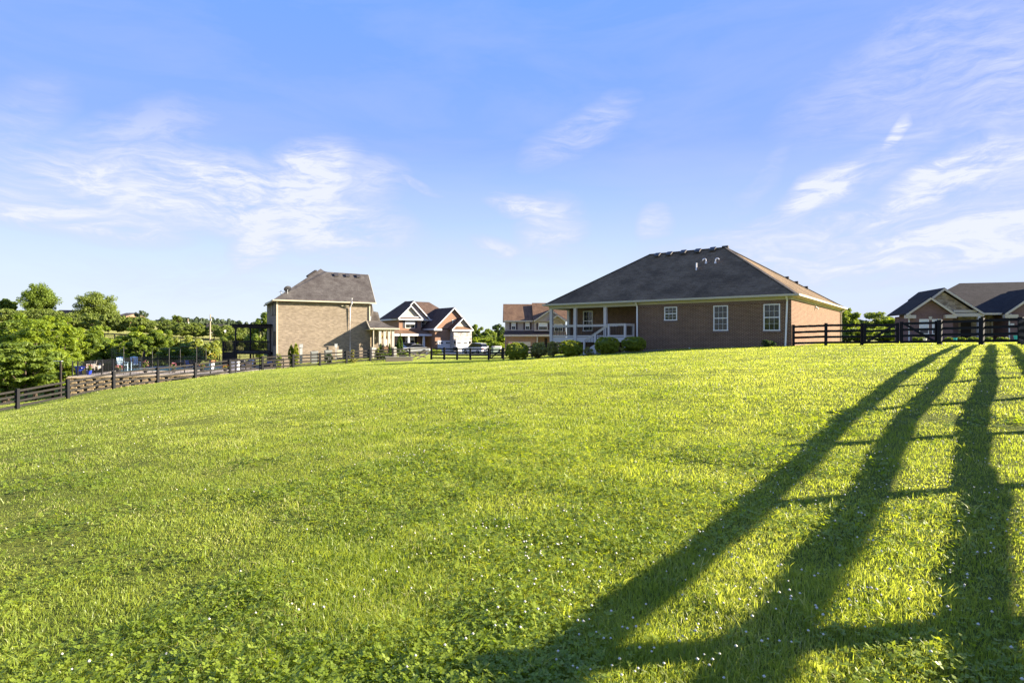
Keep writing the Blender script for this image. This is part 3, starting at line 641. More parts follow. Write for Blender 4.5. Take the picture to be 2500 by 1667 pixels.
# ---- the two storey red brick house with two white garage doors
Cc = House('brick_house', 'two storey red brick house with cream gables and two white garage doors', 'house', 972.5, 108.0, -1.3, (.8, .6))
def house_c():
    H = Cc; c5 = lambda X, Y: (880 + X / 6.533, 700 + Y / 6.533)
    WT = H.at(*c5(600, 512), 0)[2]; t1 = H.T(1028, 0); t2 = H.T(1062, 0)
    H.part('wall', MB().slab([(0, 0, -1.5), (t1, 0, -1.5), (t1, .8, -1.5), (t2 + 1, .8, -1.5), (t2 + 1, 9, -1.5), (0, 8, -1.5)], (0, 0, WT + 1.5)), M['brick_red'])
    sp = MB(); sp.box(t1 + .05, H.T(1052, .75), .72, .8, H.at(1040, 806, .7)[2], WT - .02); H.part('stone_panel', sp, M['stone_grey'])
    # main hipped roof
    e = lambda X, Y, w: H.at(*c5(X, Y), w)
    LN, LF = (-.5, -.4, WT), (-.5, 8.4, WT); RN = (H.T(1062, -.4), -.4, WT)
    R1, R2 = e(715, 230, 4.2), e(1095, 245, 4.2); R2 = (R2[0], 4.2, R1[2]); RF = (R2[0] + 5, 8.8, WT); RE = (R2[0] + 5, .6, WT)
    r = MB(); r.add([LN, RE, RF, LF, R1, R2], [(0, 1, 5, 4), (1, 2, 5), (2, 3, 4, 5), (3, 0, 4)]); H.part('roof', r, M['shingle_dark'])
    H.part('eave_board', MB().bar((-.55, -.45, WT - .1), (RN[0] + .6, -.45, WT - .1), .12, .28).bar((-.55, -.45, WT - .1), (-.55, 8.4, WT - .1), .12, .28), M['trim_white'])
    # gables of the bay
    gable(H, -.7, 4.0, c5(850, 232), c5(590, 512), c5(1112, 522), 'siding_grey', 'shingle_dark', over=.5)
    gable(H, -1.3, 3.0, c5(805, 302), c5(598, 508), c5(998, 518), 'siding_cream', 'shingle_dark', over=.35)
    b = MB(); q0, q1 = e(650, 476, -1.2), e(960, 486, -1.2); b.bar(q0, q1, .1, .18); H.part('gable_trim', b, M['trim_white'])
    s = MB(); p0, p1 = e(610, 512, -1.5), e(1000, 520, -1.5); s.slab([p0, p1, (p1[0] - .3, -.7, p1[2] + .45), (p0[0] + .3, -.7, p0[2] + .45)], (0, 0, .05)); H.part('eave_return', s, M['shingle_rust'])
    bay = MB().box(H.T(974, -.8), H.T(1027, -.8), -.8, 0, H.at(1000, 812, -.8)[2], WT - .02); H.part('bay_wall', bay, M['brick_red'])
    H.part('eave_board', MB().box(p0[0], p1[0], -1.55, -1.45, WT - .25, WT + .02), M['trim_white'])
    window(H, *(c5(715, 0)[0], c5(866, 0)[0]), c5(0, 532)[1], c5(0, 660)[1], -.8, 2, 1, curtain=True, shutter='shutter')
    window(H, *(c5(972, 0)[0], c5(1030, 0)[0]), c5(0, 545)[1], c5(0, 650)[1], .72, 2, 2, curtain=False)
    # front porch
    pw = -3.0; ze = e(850, 752, pw)[2]; pt0, pt1 = H.T(955, pw), H.T(c5(1160, 0)[0], pw)
    H.part('porch_roof', MB().add([(pt0, pw, ze), (pt1, pw, ze), (pt1, 0, ze + .95), (pt0 + .3, 0, ze + .95), (pt0, pw, ze - .1), (pt1, pw, ze - .1), (pt1, 0, ze - .1), (pt0 + .3, 0, ze - .1)], [(0, 1, 2, 3), (4, 7, 6, 5), (0, 3, 7, 4), (1, 5, 6, 2), (3, 2, 6, 7)]), M['shingle_rust'])
    H.part('porch_fascia', MB().box(pt0, pt1, pw - .06, pw + .1, ze - .38, ze), M['trim_white'])
    for X in (768, 1009):
        t = H.T(c5(X, 0)[0], pw + .3); H.part('column', MB().add([(t - .26, pw + .1, -.2), (t + .26, pw + .1, -.2), (t + .26, pw + .6, -.2), (t - .26, pw + .6, -.2), (t - .16, pw + .2, ze - .38), (t + .16, pw + .2, ze - .38), (t + .16, pw + .5, ze - .38), (t - .16, pw + .5, ze - .38)], [(0, 3, 2, 1), (4, 5, 6, 7), (0, 1, 5, 4), (1, 2, 6, 5), (2, 3, 7, 6), (3, 0, 4, 7)]), M['trim_white'])
    window(H, c5(712, 0)[0], c5(862, 0)[0], c5(0, 802)[1], c5(0, 905)[1], -.02, 2, 1, curtain=True, shutter='shutter')
    H.part('porch_floor', MB().box(pt0, pt1, pw, 0, -1, -.2), M['concrete'])
    # garage wing
    gw = -4.2; A_, L_, R_ = gable(H, gw - .4, 9, c5(1497, 336), c5(1178, 668), c5(1760, 640), 'brick_red', 'shingle_dark', over=.4)
    tg0, tg1 = H.T(c5(1190, 0)[0], gw), H.T(c5(1740, 0)[0], gw); zt = L_.z
    H.part('garage_wall', MB().box(tg0, tg1, gw, gw + 9, -1.5, zt - .1), M['brick_red'])
    H.part('eave_board', MB().bar((L_.x, gw - .4, zt - .1), (L_.x, 1, zt - .1), .12, .3).box(L_.x - .1, L_.x + 1.6, gw - .5, gw - .02, zt - .34, zt - .02), M['trim_white'])
    window(H, c5(1462, 0)[0], c5(1508, 0)[0], c5(0, 528)[1], c5(0, 606)[1], gw - .01, 2, 2)
    sw = gw - 1.4; A2, L2, R2_ = gable(H, sw - .4, 5, c5(1640, 497), c5(1462, 680), c5(1800, 690), 'siding_cream', 'shingle_dark', over=.4)
    ts0, ts1 = H.T(c5(1488, 0)[0], sw), H.T(c5(1775, 0)[0], sw); H.part('stone_wall', MB().box(ts0, ts1, sw, gw + 4, -1.5, L2.z - .1), M['stone_grey'])
    H.part('eave_board', MB().box(L2.x, R2_.x, sw - .45, sw - .35, L2.z - .3, L2.z), M['trim_white'])
    H.part('eave_return', MB().slab([(L2.x + .1, sw - .42, L2.z + .01), (R2_.x - .1, sw - .42, L2.z + .01), (R2_.x - .5, sw, L2.z + .5), (L2.x + .5, sw, L2.z + .5)], (0, 0, .05)), M['shingle_rust'])
    for (X0, X1, w, Y0) in ((1230, 1448, gw, 865), (1520, 1722, sw, 872)):
        g = MB(); ta, tb = H.T(c5(X0, 0)[0], w), H.T(c5(X1, 0)[0], w); z1 = e((X0 + X1) / 2, Y0, w)[2]; z0 = -.25; k = (z1 - z0) / 4
        for i in range(4): g.box(ta + .12, tb - .12, w - .05, w, z0 + i * k + .01, z0 + (i + 1) * k - .01)
        g.box(ta, ta + .12, w - .08, w, z0, z1 + .1); g.box(tb - .12, tb, w - .08, w, z0, z1 + .1); g.box(ta + .12, tb - .12, w - .08, w, z1, z1 + .1)
        go = H.part('garage_door', g, M['garage_white']); p = MB()
        for i in range(8):
            if i in (3, 4): continue
            x = ta + .3 + (tb - ta - .6) * i / 8; p.box(x, x + (tb - ta - .6) / 8 * .8, w - .06, w - .05, z1 - k * .75, z1 - k * .3)
        H.part('door_lights', p, M['glass'], go)
    for X in (1205, 1500, 1748):
        w = gw if X == 1205 else sw; t, _, z = e(X, 885, w); H.part('wall_lamp', MB().box(t - .1, t + .1, w - .25, w, z - .2, z + .2), M['black_metal'])
house_c()

# ---- the brown roofed house behind the porch
D = House('siding_house', 'two storey house with mauve siding, brick ground floor and brown shingle roof', 'house', 1235, 100.0, -1.3, (1.0, .03))
def house_d():
    H = D; c6 = lambda X, Y: (1200 + X / 5.88, 700 + Y / 5.88); e = lambda X, Y, w=0.0: H.at(*c6(X, Y), w)
    t0, t1 = e(205, 500)[0], e(1060, 500)[0]; WT = e(400, 495)[2]; zl = e(400, 640)[2]; zg = e(400, 700)[2]
    H.part('wall', MB().box(t0, t1, 0, 9, zl - .2, WT), M['siding_mauve']); H.part('ground_floor_wall', MB().box(t0, t1, -.4, 9, -1.5, zl - .2), M['brick_red'])
    R0, R1 = e(190, 248, 4.2), e(1070, 240, 4.2); ez = WT + .05
    r = MB(); r.add([(t0 - .4, -.5, ez), (t1 + .4, -.5, ez), (t1 + .4, 9.5, ez), (t0 - .4, 9.5, ez), (t0 - .4, 4.2, R0[2]), (R1[0], 4.2, R0[2])], [(0, 1, 5, 4), (1, 2, 5), (2, 3, 4, 5), (3, 0, 4), (0, 3, 2, 1)]); H.part('roof', r, M['shingle_rust']); H.part('gable_wall', MB().slab([(t0, .0, WT), (t0, 9, WT), (t0, 4.2, R0[2] - .4)], (.1, 0, 0)), M['siding_mauve'])
    # taller right hand roof standing proud
    q = e(580, 240, 3.6); rr = MB(); rr.add([(e(600, 490, -1.2)[0], -1.2, ez), (t1 + .5, -1.2, ez), (t1 + .5, 3.6, q[2] + .1), (q[0], 3.6, q[2] + .1), (q[0], 5.2, ez), (t1 + .5, 5.2, ez)], [(0, 1, 2, 3), (0, 3, 4), (3, 2, 5, 4)]); H.part('roof', rr, M['shingle_rust'])
    g = MB(); g.bar((t0 - .4, -.55, ez - .05), (e(600, 490)[0], -.55, ez - .05), .12, .22); H.part('gutter', g, M['trim_cream'])
    H.part('bay_wall', MB().box(e(612, 0, -.9)[0], e(835, 0, -.9)[0], -.9, 0, zl, WT - .02), M['siding_mauve'])
    gable(H, -1.6, 4.5, c6(842, 332), c6(608, 490), c6(1090, 490), 'siding_mauve', 'shingle_dark', 'trim_cream', over=.4)
    gable(H, -2.0, 4.0, c6(945, 405), c6(822, 492), c6(1066, 495), 'stone_tan', 'shingle_dark', 'trim_cream', over=.4)
    H.part('stone_bay', MB().box(e(872, 0, -1.5)[0], e(1062, 0, -1.5)[0], -1.5, 0, -1.5, e(945, 495, -1.5)[2]), M['stone_tan'])
    for X0, X1 in ((285, 347), (485, 547)): window(H, c6(X0, 0)[0], c6(X1, 0)[0], c6(0, 515)[1], c6(0, 617)[1], 0, 2, 2, curtain=True, shutter='shutter_brown')
    window(H, c6(675, 0)[0], c6(802, 0)[0], c6(0, 520)[1], c6(0, 620)[1], -.9, 4, 2, curtain=True, shutter='shutter_brown')
    window(H, c6(900, 0)[0], c6(1020, 0)[0], c6(0, 540)[1], c6(0, 640)[1], -1.5, 4, 2, shutter='shutter_brown')
    # skirt roof above the garage
    s = MB(); z2, z3 = e(400, 632, -.2)[2], e(400, 688, -1.8)[2]; s.add([(t0 - .4, -1.8, z3), (t1, -1.8, z3), (t1, -.0, z2), (t0 - .2, -.0, z2)], [(0, 1, 2, 3)]); s.add([(t0 - .4, -1.8, z3 - .12), (t1, -1.8, z3 - .12), (t1, 0, z3 - .12), (t0 - .4, 0, z3 - .12)], [(0, 3, 2, 1)]); H.part('skirt_roof', s, M['shingle_dark'])
    H.part('porch_fascia', MB().box(t0 - .4, t1, -1.9, -1.8, z3 - .3, z3 + .02), M['trim_cream'])
    H.part('garage_wall', MB().box(t0, e(640, 0, -1.4)[0], -1.4, -.4, -1.5, z3 - .13), M['brick_red'])
    H.part('column', MB().box(e(640, 0, -1.6)[0] + .1, e(655, 0, -1.6)[0] + .1, -1.7, -1.4, -1, z3 - .3), M['trim_cream'])
    w = -1.4; H.part('garage_door', MB().box(e(245, 0, w)[0], e(560, 0, w)[0], w - .05, w, -1, e(400, 790, w)[2]), M['trim_cream'])
    H.part('front_door', MB().box(e(760, 0, -.4)[0], e(800, 0, -.4)[0], -.46, -.4, -.6, e(780, 735, -.4)[2]), M['dark_wood'])
house_d()

# ---- the plum brick house beyond the right fence
E = House('brick_house', 'single storey plum brick house with stone gable, beyond the paddock fence', 'house', 2198, 60.0, 1.2, (.97, -.243))
def house_e():
    H = E; c = lambda X, Y: (2200 + X / 7.84, 700 + Y / 7.84); e = lambda X, Y, w=0.0: H.at(*c(X, Y), w); c3 = lambda X, Y: (2000 + X / 4.704, 660 + Y / 4.704)
    WT = e(1700, 525, 2.0)[2]; t0 = 0.8; tend = 26.0
    H.part('wall', MB().slab([(t0, 1.0, -1), (e(155, 0, 1)[0], 1.0, -1), (e(1500, 0, 3)[0], 3.0, -1), (tend, 3.0, -1), (tend, 15, -1), (H.T(2206, 15), 15, -1), (H.T(2206, 15), 4.5, -1), (t0, 2.5, -1)], (0, 0, WT + 1)), M['brick_plum'])
    RL = H.at(*c3(1612, 148), 9.0); r = MB(); ez = WT + .03
    RR = (tend - 6, 9.0, RL[2]); LN = (t0 - .6, .5, ez)
    r.add([LN, (tend + .5, .5, ez), (tend + .5, 15.5, ez), (H.T(2200, 15), 15.5, ez), RL, RR], [(0, 1, 5, 4), (1, 2, 5), (2, 3, 4, 5), (3, 0, 4), (0, 3, 2, 1)]); H.part('roof', r, M['shingle_slate'])
    g = MB(); g.bar((t0 - .7, .42, ez - .05), (tend, .42, ez - .05), .13, .2); H.part('gutter', g, M['trim_cream'])
    # big stone gable over the entry
    A1, L1, R1 = gable(H, .3, 6, c(828, 38), c(600, 205), c(1590, 520), 'stone_tan', 'shingle_slate', 'trim_cream', over=.35, wt=False)
    o = .65; H.part('gable_wall', MB().slab([(e(560, 0, o)[0], o, ez + .1), (R1.x - .6, o, ez + .1), (A1.x, o, A1.z - .25), (L1.x, o, L1.z - .2)], (0, .15, 0)), M['stone_tan'])
    H.part('gable_trim', MB().bar(e(1000, 468, .5), e(1450, 468, .5), .1, .22), M['trim_cream'])
    H.part('entry_beam', MB().box(e(860, 0, .3)[0], e(1590, 0, .3)[0], .3, .6, e(1200, 572, .3)[2], e(1200, 512, .3)[2]), M['trim_cream'])
    H.part('entry_wall', MB().box(e(990, 0, 2.4)[0], e(1500, 0, 2.4)[0], 2.4, 2.9, -1, WT), M['stone_tan'])
    H.part('front_door', MB().box(e(1150, 0, 2.3)[0], e(1340, 0, 2.3)[0], 2.3, 2.4, -.2, e(1200, 640, 2.3)[2]), M['dark_wood'])
    H.part('column', MB().box(e(1457, 0, .45)[0], e(1505, 0, .45)[0], .3, .62, -1, e(1480, 560, .3)[2]), M['trim_white'])
    # front brick wing
    gw = -1.2; A2, L2, R2 = gable(H, gw - .4, 5, c(570, 212), c(95, 535), c(1030, 520), 'brick_plum', 'shingle_slate', 'trim_cream', over=.4)
    ta, tb = e(152, 0, gw)[0], e(990, 0, gw)[0]; H.part('wing_wall', MB().box(ta, tb, gw, 2.4, -1, L2.z - .1), M['brick_plum'])
    for X0, X1 in ((90, 285), (845, 1060)): H.part('eave_return', MB().box(e(X0, 0, gw - .4)[0], e(X1, 0, gw - .4)[0], gw - .45, gw - .01, L2.z - .38, L2.z - .04), M['trim_cream'])
    window(H, c(345, 0)[0], c(528, 0)[0], c(0, 620)[1], c(0, 905)[1], gw, 2, 2, blind=True, grille=False); window(H, c(590, 0)[0], c(778, 0)[0], c(0, 620)[1], c(0, 905)[1], gw, 2, 2, blind=True, grille=False)
    k = e(560, 570, gw); H.part('keystone', MB().slab([(k[0] - .16, gw - .04, k[2]), (k[0] + .16, gw - .04, k[2]), (k[0] + .09, gw - .04, k[2] - .35), (k[0] - .09, gw - .04, k[2] - .35)], (0, .04, 0)), M['trim_cream'])
    downspout(H, e(143, 0, gw)[0], gw, -.5, L2.z, 'trim_white')
    # windows between the wings
    for X0, X1 in ((1545, 1745), (1815, 2010)): window(H, c(X0, 0)[0], c(X1, 0)[0], c(0, 622)[1], c(0, 905)[1], 3.0, 3, 2, mid=True)
    H.part('stone_panel', MB().box(e(1510, 0, 2.96)[0], e(2060, 0, 2.96)[0], 2.97, 3.0, -1, WT - .02), M['stone_tan'])
    # right hand wing, running out of the picture
    w3 = .2; A3, L3, R3 = gable(H, w3 - .4, 6, c(2740, 20), c(1990, 525), c(3500, 525), 'brick_plum', 'shingle_slate', 'trim_cream', over=.4)
    H.part('wing_wall', MB().box(e(2068, 0, w3)[0], e(3450, 0, w3)[0], w3, 3.1, -1, L3.z - .1), M['brick_plum'])
    H.part('eave_return', MB().box(e(1985, 0, w3 - .4)[0], e(2240, 0, w3 - .4)[0], w3 - .45, w3 - .01, L3.z - .38, L3.z - .04), M['trim_cream'])
    downspout(H, e(2058, 0, w3)[0], w3, -.5, L3.z, 'trim_white')
    a_ = e(2090, 703, w3); b_ = e(2162, 745, w3); H.part('house_number_plate', MB().box(a_[0], b_[0], w3 - .03, w3, b_[2], a_[2]), M['trim_white'])
house_e()

# ------------------------------------------------------------------ paddock fences: black four-board post and rail
def board_fence(name, label, pts, mat, H=1.37, fat=.15, nb=4, post_mat=None, tops=None, rails_side=1, skip=()):
    """pts: list of (x, y); one post at each, four boards between neighbours"""
    x0, y0 = pts[0]; z0 = G(x0, y0); root = thing(name, label, 'fence', (x0, y0, z0)); O = Vector((x0, y0, z0)); rng = random.Random(len(pts))
    P3 = [Vector((x, y, G(x, y))) for x, y in pts]
    for i, p in enumerate(P3):
        h = H + .07 + rng.uniform(-.03, .05); q = p - O; w = fat / 2; ln = (rng.uniform(-.02, .02), rng.uniform(-.02, .02))
        d = (P3[min(i + 1, len(P3) - 1)] - P3[max(i - 1, 0)]); d.z = 0; d.normalize(); n = Vector((-d.y, d.x, 0))
        b = MB(); base = [q + d * (sx * w) + n * (sy * w) + Vector((0, 0, -.4)) for sx, sy in ((-1, -1), (1, -1), (1, 1), (-1, 1))]
        top = [v + Vector((ln[0], ln[1], h + .4)) for v in base]; b.add(base + top, [(0, 3, 2, 1), (4, 5, 6, 7), (0, 1, 5, 4), (1, 2, 6, 5), (2, 3, 7, 6), (3, 0, 4, 7)])
        b.build('post', post_mat or mat, root)
    for i in range(len(P3) - 1):
        if i in skip: continue
        p, q = P3[i] - O, P3[i + 1] - O; d = (q - p); d.z = 0; d.normalize(); n = Vector((-d.y, d.x, 0)) * (rails_side * (fat / 2 + .014))
        for k in range(nb):
            z = .20 + (H - .28) * k / (nb - 1) + rng.uniform(-.012, .012); s0, s1 = rng.uniform(-.012, .012), rng.uniform(-.012, .012)
            b = MB(); b.bar(p + n + Vector((0, 0, z + s0)) + d * .004, q + n + Vector((0, 0, z + s1)) - d * .004, .028, .145); b.build('rail', mat, root)
    return root
xy = lambda px, Y: ((px - CX) / F * Y, Y)
Lp = [xy(px, Y) for px, Y in ((-180, 35.8), (-62, 38.4), (42.5, 41), (166, 44.5), (278, 48), (385, 51.5), (477, 55), (562, 57.9), (641, 60), (715.5, 62.2), (781, 64.5), (846, 66.5), (904, 68.5), (959, 70), (1000, 71.2))]
board_fence('board_fence', 'weathered black four-board fence running down the slope past the pool terrace', Lp, M['fence_worn'], fat=.19, post_mat=M['fence_black'])
Mp = [xy(px, Y) for px, Y in ((1053, 72), (1084.5, 71.8), (1116, 71.6), (1148, 71.4), (1193, 71.2))]
board_fence('board_fence', 'short black board fence across the gap between the houses', Mp, M['fence_black'], fat=.22, H=1.42)
Mq = [xy(px, Y) for px, Y in ((1229, 71), (1262, 70.5), (1300, 69), (1340, 67), (1390, 64))]
board_fence('board_fence', 'black board fence seen between the garden shrubs', Mq, M['fence_black'], fat=.2, H=1.42)
def paddock_gate(label, p, q, brace_down, n=4, H=1.35, mat='fence_black'):
    O = Vector((p[0], p[1], G(*p))); E_ = Vector((q[0], q[1], G(*q))); root = thing('paddock_gate', label, 'gate', O); a, b = Vector((0, 0, 0)), E_ - O; d = b.normalized()
    for e in (a + d * .1, b - d * .1): MB().bar(e + Vector((0, 0, .1)), e + Vector((0, 0, H)), .16, .07, (0, 1, 0)).build('stile', M[mat], root)
    for k in range(n):
        z = .18 + (H - .3) * k / (n - 1); MB().bar(a + Vector((0, 0, z)) + d * .18, b + Vector((0, 0, z)) - d * .18, .03, .14).build('rail', M[mat], root)
    z0, z1 = (H - .1, .2) if brace_down else (.2, H - .1); nn = Vector((d.y, -d.x, 0)) * .04
    MB().bar(a + nn + d * .2 + Vector((0, 0, z0)), b + nn - d * .2 + Vector((0, 0, z1)), .03, .14).build('brace', M[mat], root)
    return root
paddock_gate('narrow black board gate with a diagonal brace, beside the round shrubs', xy(1195, 71.2), xy(1227, 71), False)
# fallen boards at the far corner of the weathered fence
fb = thing('broken_fence_panel', 'collapsed weathered fence boards at the corner beside the black fence', 'fence panel', GP(1002, 71.2)); o0 = Vector(GP(1002, 71.2))
for a_, b_, za, zb in ((1002, 1050, 1.3, 1.45), (1002, 1048, .9, 1.1), (1004, 1046, .15, 1.15), (1010, 1040, .6, .25), (1018, 1050, .1, .8), (1000, 1034, .5, .9)):
    MB().bar(Vector(GP(a_, 71.1)) - o0 + Vector((0, 0, za)), Vector(GP(b_, 71.6)) - o0 + Vector((0, 0, zb)), .03, .14).build('board', M['fence_weathered'], fb)
# the fence on the right, with the double gate, then the corner and the run coming back past the camera
board_fence('board_fence', 'black four-board fence between the brick house wall and the double gate', [xy(1937, 38.0), xy(2016, 37.2), xy(2104, 36.5)], M['fence_black'], fat=.17)
g0, g1, g2 = xy(2106.5, 36.3), xy(2196, 35.3), xy(2291, 34.3)
paddock_gate('double gate leaf with its brace rising to the centre, nearer the brick house', g0, g1, False, H=1.37)
paddock_gate('double gate leaf with its brace falling from the centre, nearer the corner post', g1, g2, True, H=1.42)
corner = (27.5, 31.0)
board_fence('board_fence', 'black four-board fence from the double gate to the thick corner post', [xy(2294, 34.2), xy(2396, 32.6), corner], M['fence_black'], fat=.22, H=1.42)
end = Vector((4.1, 3.0)); dd = (end - Vector(corner)); n_ = 12; sp_ = [(corner[0] + dd.x * i / n_, corner[1] + dd.y * i / n_) for i in range(n_ + 4)]
board_fence('board_fence', 'black board fence returning from the corner post, throwing long striped shadows', [(corner[0] - .0, corner[1] - .02)] + sp_[1:], M['fence_black'], fat=.15, H=1.27, rails_side=-1)

# ------------------------------------------------------------------ trees, shrubs
def rnd_dirs(rs, n):
    v = rs.normal(size=(n, 3)); return v / np.linalg.norm(v, axis=1, keepdims=True)
def leaf_cloud(seed, r, nclump, nleaf, leaf, clump=.28, inner=.45, squash=.8, flat=0.0, keep=None, shape=None, aspect=1.6):
    """leaf-sized quads spread through lumpy clumps in an ellipsoid of radii r"""
    rs = np.random.RandomState(seed); r = np.array(r, float)
    d = rnd_dirs(rs, nclump); rad = inner + (1 - inner) * rs.rand(nclump, 1) ** .6; c = d * rad * (1 - clump * .55)
    cs = clump * rs.uniform(.6, 1.25, nclump)
    ci = rs.randint(0, nclump, nleaf); dd_ = rnd_dirs(rs, nleaf); rr = rs.rand(nleaf, 1) ** .45
    p = (c[ci] + dd_ * rr * cs[ci][:, None] * np.array([1, 1, squash])) * r
    if shape is not None: p = shape(p, r, rs)
    nrm = dd_ * .6 + rnd_dirs(rs, nleaf) * .8 + np.array([0, 0, .35 + flat]); nrm /= np.linalg.norm(nrm, axis=1, keepdims=True)
    t = np.cross(nrm, rnd_dirs(rs, nleaf)); t /= np.linalg.norm(t, axis=1, keepdims=True) + 1e-9; b = np.cross(nrm, t)
    s = leaf * rs.uniform(.6, 1.3, nleaf)[:, None]; t = t * s * .5 * aspect; b = b * s * .5
    v = np.stack([p - t, p - b * .8 + t * .1, p + t, p + b * .8 + t * .1], 1).reshape(-1, 3)
    tint = np.repeat(np.clip(rs.rand(nleaf) * .7 + rs.rand(nclump)[ci] * .5 - .1, 0, 1), 4)
    return v, tint, c * r
def crown_obj(name, seed, r, nclump, nleaf, leaf, mat, parent, z, **kw):
    v, tint, c = leaf_cloud(seed, r, nclump, nleaf, leaf, **kw); v = v + np.array([0, 0, z])
    o = np_mesh(name, v, np.arange(len(v)), 4, M[mat], {'tint': tint}, parent); return o, c
def tree(name, label, cat, loc, height, width, mat='leaf_mid', crown_from=.3, seed=0, nclump=26, nleaf=5200, leaf=.2, trunk=None, bark='bark', group=None, **kw):
    root = thing(name, label, cat, loc, 0, group); rs = random.Random(seed); rz = height * (1 - crown_from) / 2; cz = height - rz
    tr_ = trunk or height * .022; b = MB(); top = cz + rz * .35
    b.tube([(0, 0, -.5), (tr_ * .4, 0, height * .12), (-tr_ * .3, tr_ * .5, cz - rz * .5), (0, 0, top)], [tr_ * 1.3, tr_, tr_ * .75, tr_ * .25], 8)
    o, c = crown_obj('crown', seed, (width / 2, width / 2, rz), nclump, nleaf, leaf, mat, root, cz, **kw)
    for k in range(min(9, len(c))):
        e = Vector(c[k]); s = Vector((0, 0, cz - rz * rs.uniform(.35, .8) - cz * .0)); m = s.lerp(e + Vector((0, 0, cz)), .5) + Vector((0, 0, -.1 * rz))
        b.tube([s, m, e + Vector((0, 0, cz))], [tr_ * .45, tr_ * .3, tr_ * .12], 5)
    b.build('trunk', M[bark], root); return root
def recopy(src, loc, rz, sc, label, group=None):
    c = copy_tree(src); c.location = loc; c.rotation_euler = (0, 0, rz); c.scale = sc if isinstance(sc, tuple) else (sc,) * 3; c['label'] = label
    if group: c['group'] = group
    return c
def h_at(py, Y, z): return CAMZ + (HZ - py) / F * Y - z           # height of something whose top is at row py
ORD = ['first', 'second', 'third', 'fourth', 'fifth', 'sixth', 'seventh', 'eighth', 'ninth', 'tenth', 'eleventh', 'twelfth', 'thirteenth', 'fourteenth', 'fifteenth', 'sixteenth', 'seventeenth', 'eighteenth', 'nineteenth', 'twentieth', 'twenty-first', 'twenty-second', 'twenty-third', 'twenty-fourth']

# the row of clipped round trees on the hillside
def egg(p, r, rs):
    k = 1 - .18 * (p[:, 2:3] / r[2]); p[:, :2] *= k; return p
pears = []
row = [(14, 761, 50), (60, 757, 52), (104, 752, 56), (139, 758, 40), (179, 763, 54), (225, 763, 52), (264, 765, 38), (293, 766, 32), (327, 772, 44), (345, 773, 36), (376, 781, 44), (414, 780, 36), (446, 789, 38), (477, 787, 46), (524, 792, 32), (552, 797, 34), (575, 801, 34), (598, 803, 32)]
for i, (px, py, w) in enumerate(row):
    Y = 168 + (i % 3) * 1.5; p = GP(px, Y); h = max(4.6, h_at(py, Y, p[2])); wd = 1.3 * w / F * Y
    lab = 'round clipped tree in the hillside row, %s from the picture edge' % ORD[i]
    if i < 3: o = tree('hedgerow_tree', lab, 'tree', p, h, wd, 'leaf_hill', .12, 50 + i, 90, 6500, .34, clump=.20, inner=.82, shape=egg, group='round trees in a row on the hillside'); pears.append((o, h, wd))
    else:
        s_, h0, w0 = pears[i % 3]; recopy(s_, p, i * 1.9, (wd / w0, wd / w0, h / h0), lab)
# the big trees on the hill top
for px, pt, w, Y, seed, lab in ((97, 689, 84, 212, 3, 'largest round-headed tree standing on the hilltop'), (236, 710, 100, 214, 5, 'broad spreading tree with sky gaps on the hill'), (16, 728, 46, 214, 8, 'small tree cut by the picture edge on the hill')):
    p = GP(px, Y); h = h_at(pt, Y, p[2]); tree('hilltop_tree', lab, 'tree', p, h, w / F * Y, 'leaf_mid' if seed != 5 else 'leaf_hill', -.05, seed, 90, 20000, .38, clump=.26, inner=.12)
p = GP(345, 205); tree('sparse_tree', 'thin tree with a pale bare trunk above the hillside row', 'tree', p, h_at(756, 205, p[2]), 4.4, 'leaf_far', .45, 12, 22, 1100, .34, bark='bark_pale', clump=.3)
p = GP(430, 180); tree('sparse_tree', 'taller thin tree at the start of the distant wood', 'tree', p, h_at(768, 180, p[2]), 4.6, 'leaf_hill', .2, 13, 20, 2600, .36)
# distant wood: each crown its own tree
far = []
fx = [392, 408, 424, 440, 456, 470, 484, 498, 511, 524, 538, 551, 565, 579, 592, 606, 620, 634]; ft = [783, 781, 776, 771, 773, 775, 772, 776, 779, 773, 777, 781, 777, 780, 787, 785, 783, 780]
for i, (px, py) in enumerate(zip(fx, ft)):
    Y = 300 + (i % 4) * 14; p = GP(px, Y); h = max(7, h_at(py, Y, p[2])); wd = 24 / F * Y * 1.15; lab = 'dark tree in the distant wood, %s along its skyline' % ORD[i]
    if i < 3: o = tree('woodland_tree', lab, 'tree', p, h, wd, 'leaf_far', .02, 80 + i, 34, 3600, .62, clump=.26, inner=.4, group='trees of the distant wood'); far.append((o, h, wd))
    else:
        s_, h0, w0 = far[i % 3]; recopy(s_, p, i * 2.3, (wd / w0, wd / w0, h / h0), lab)
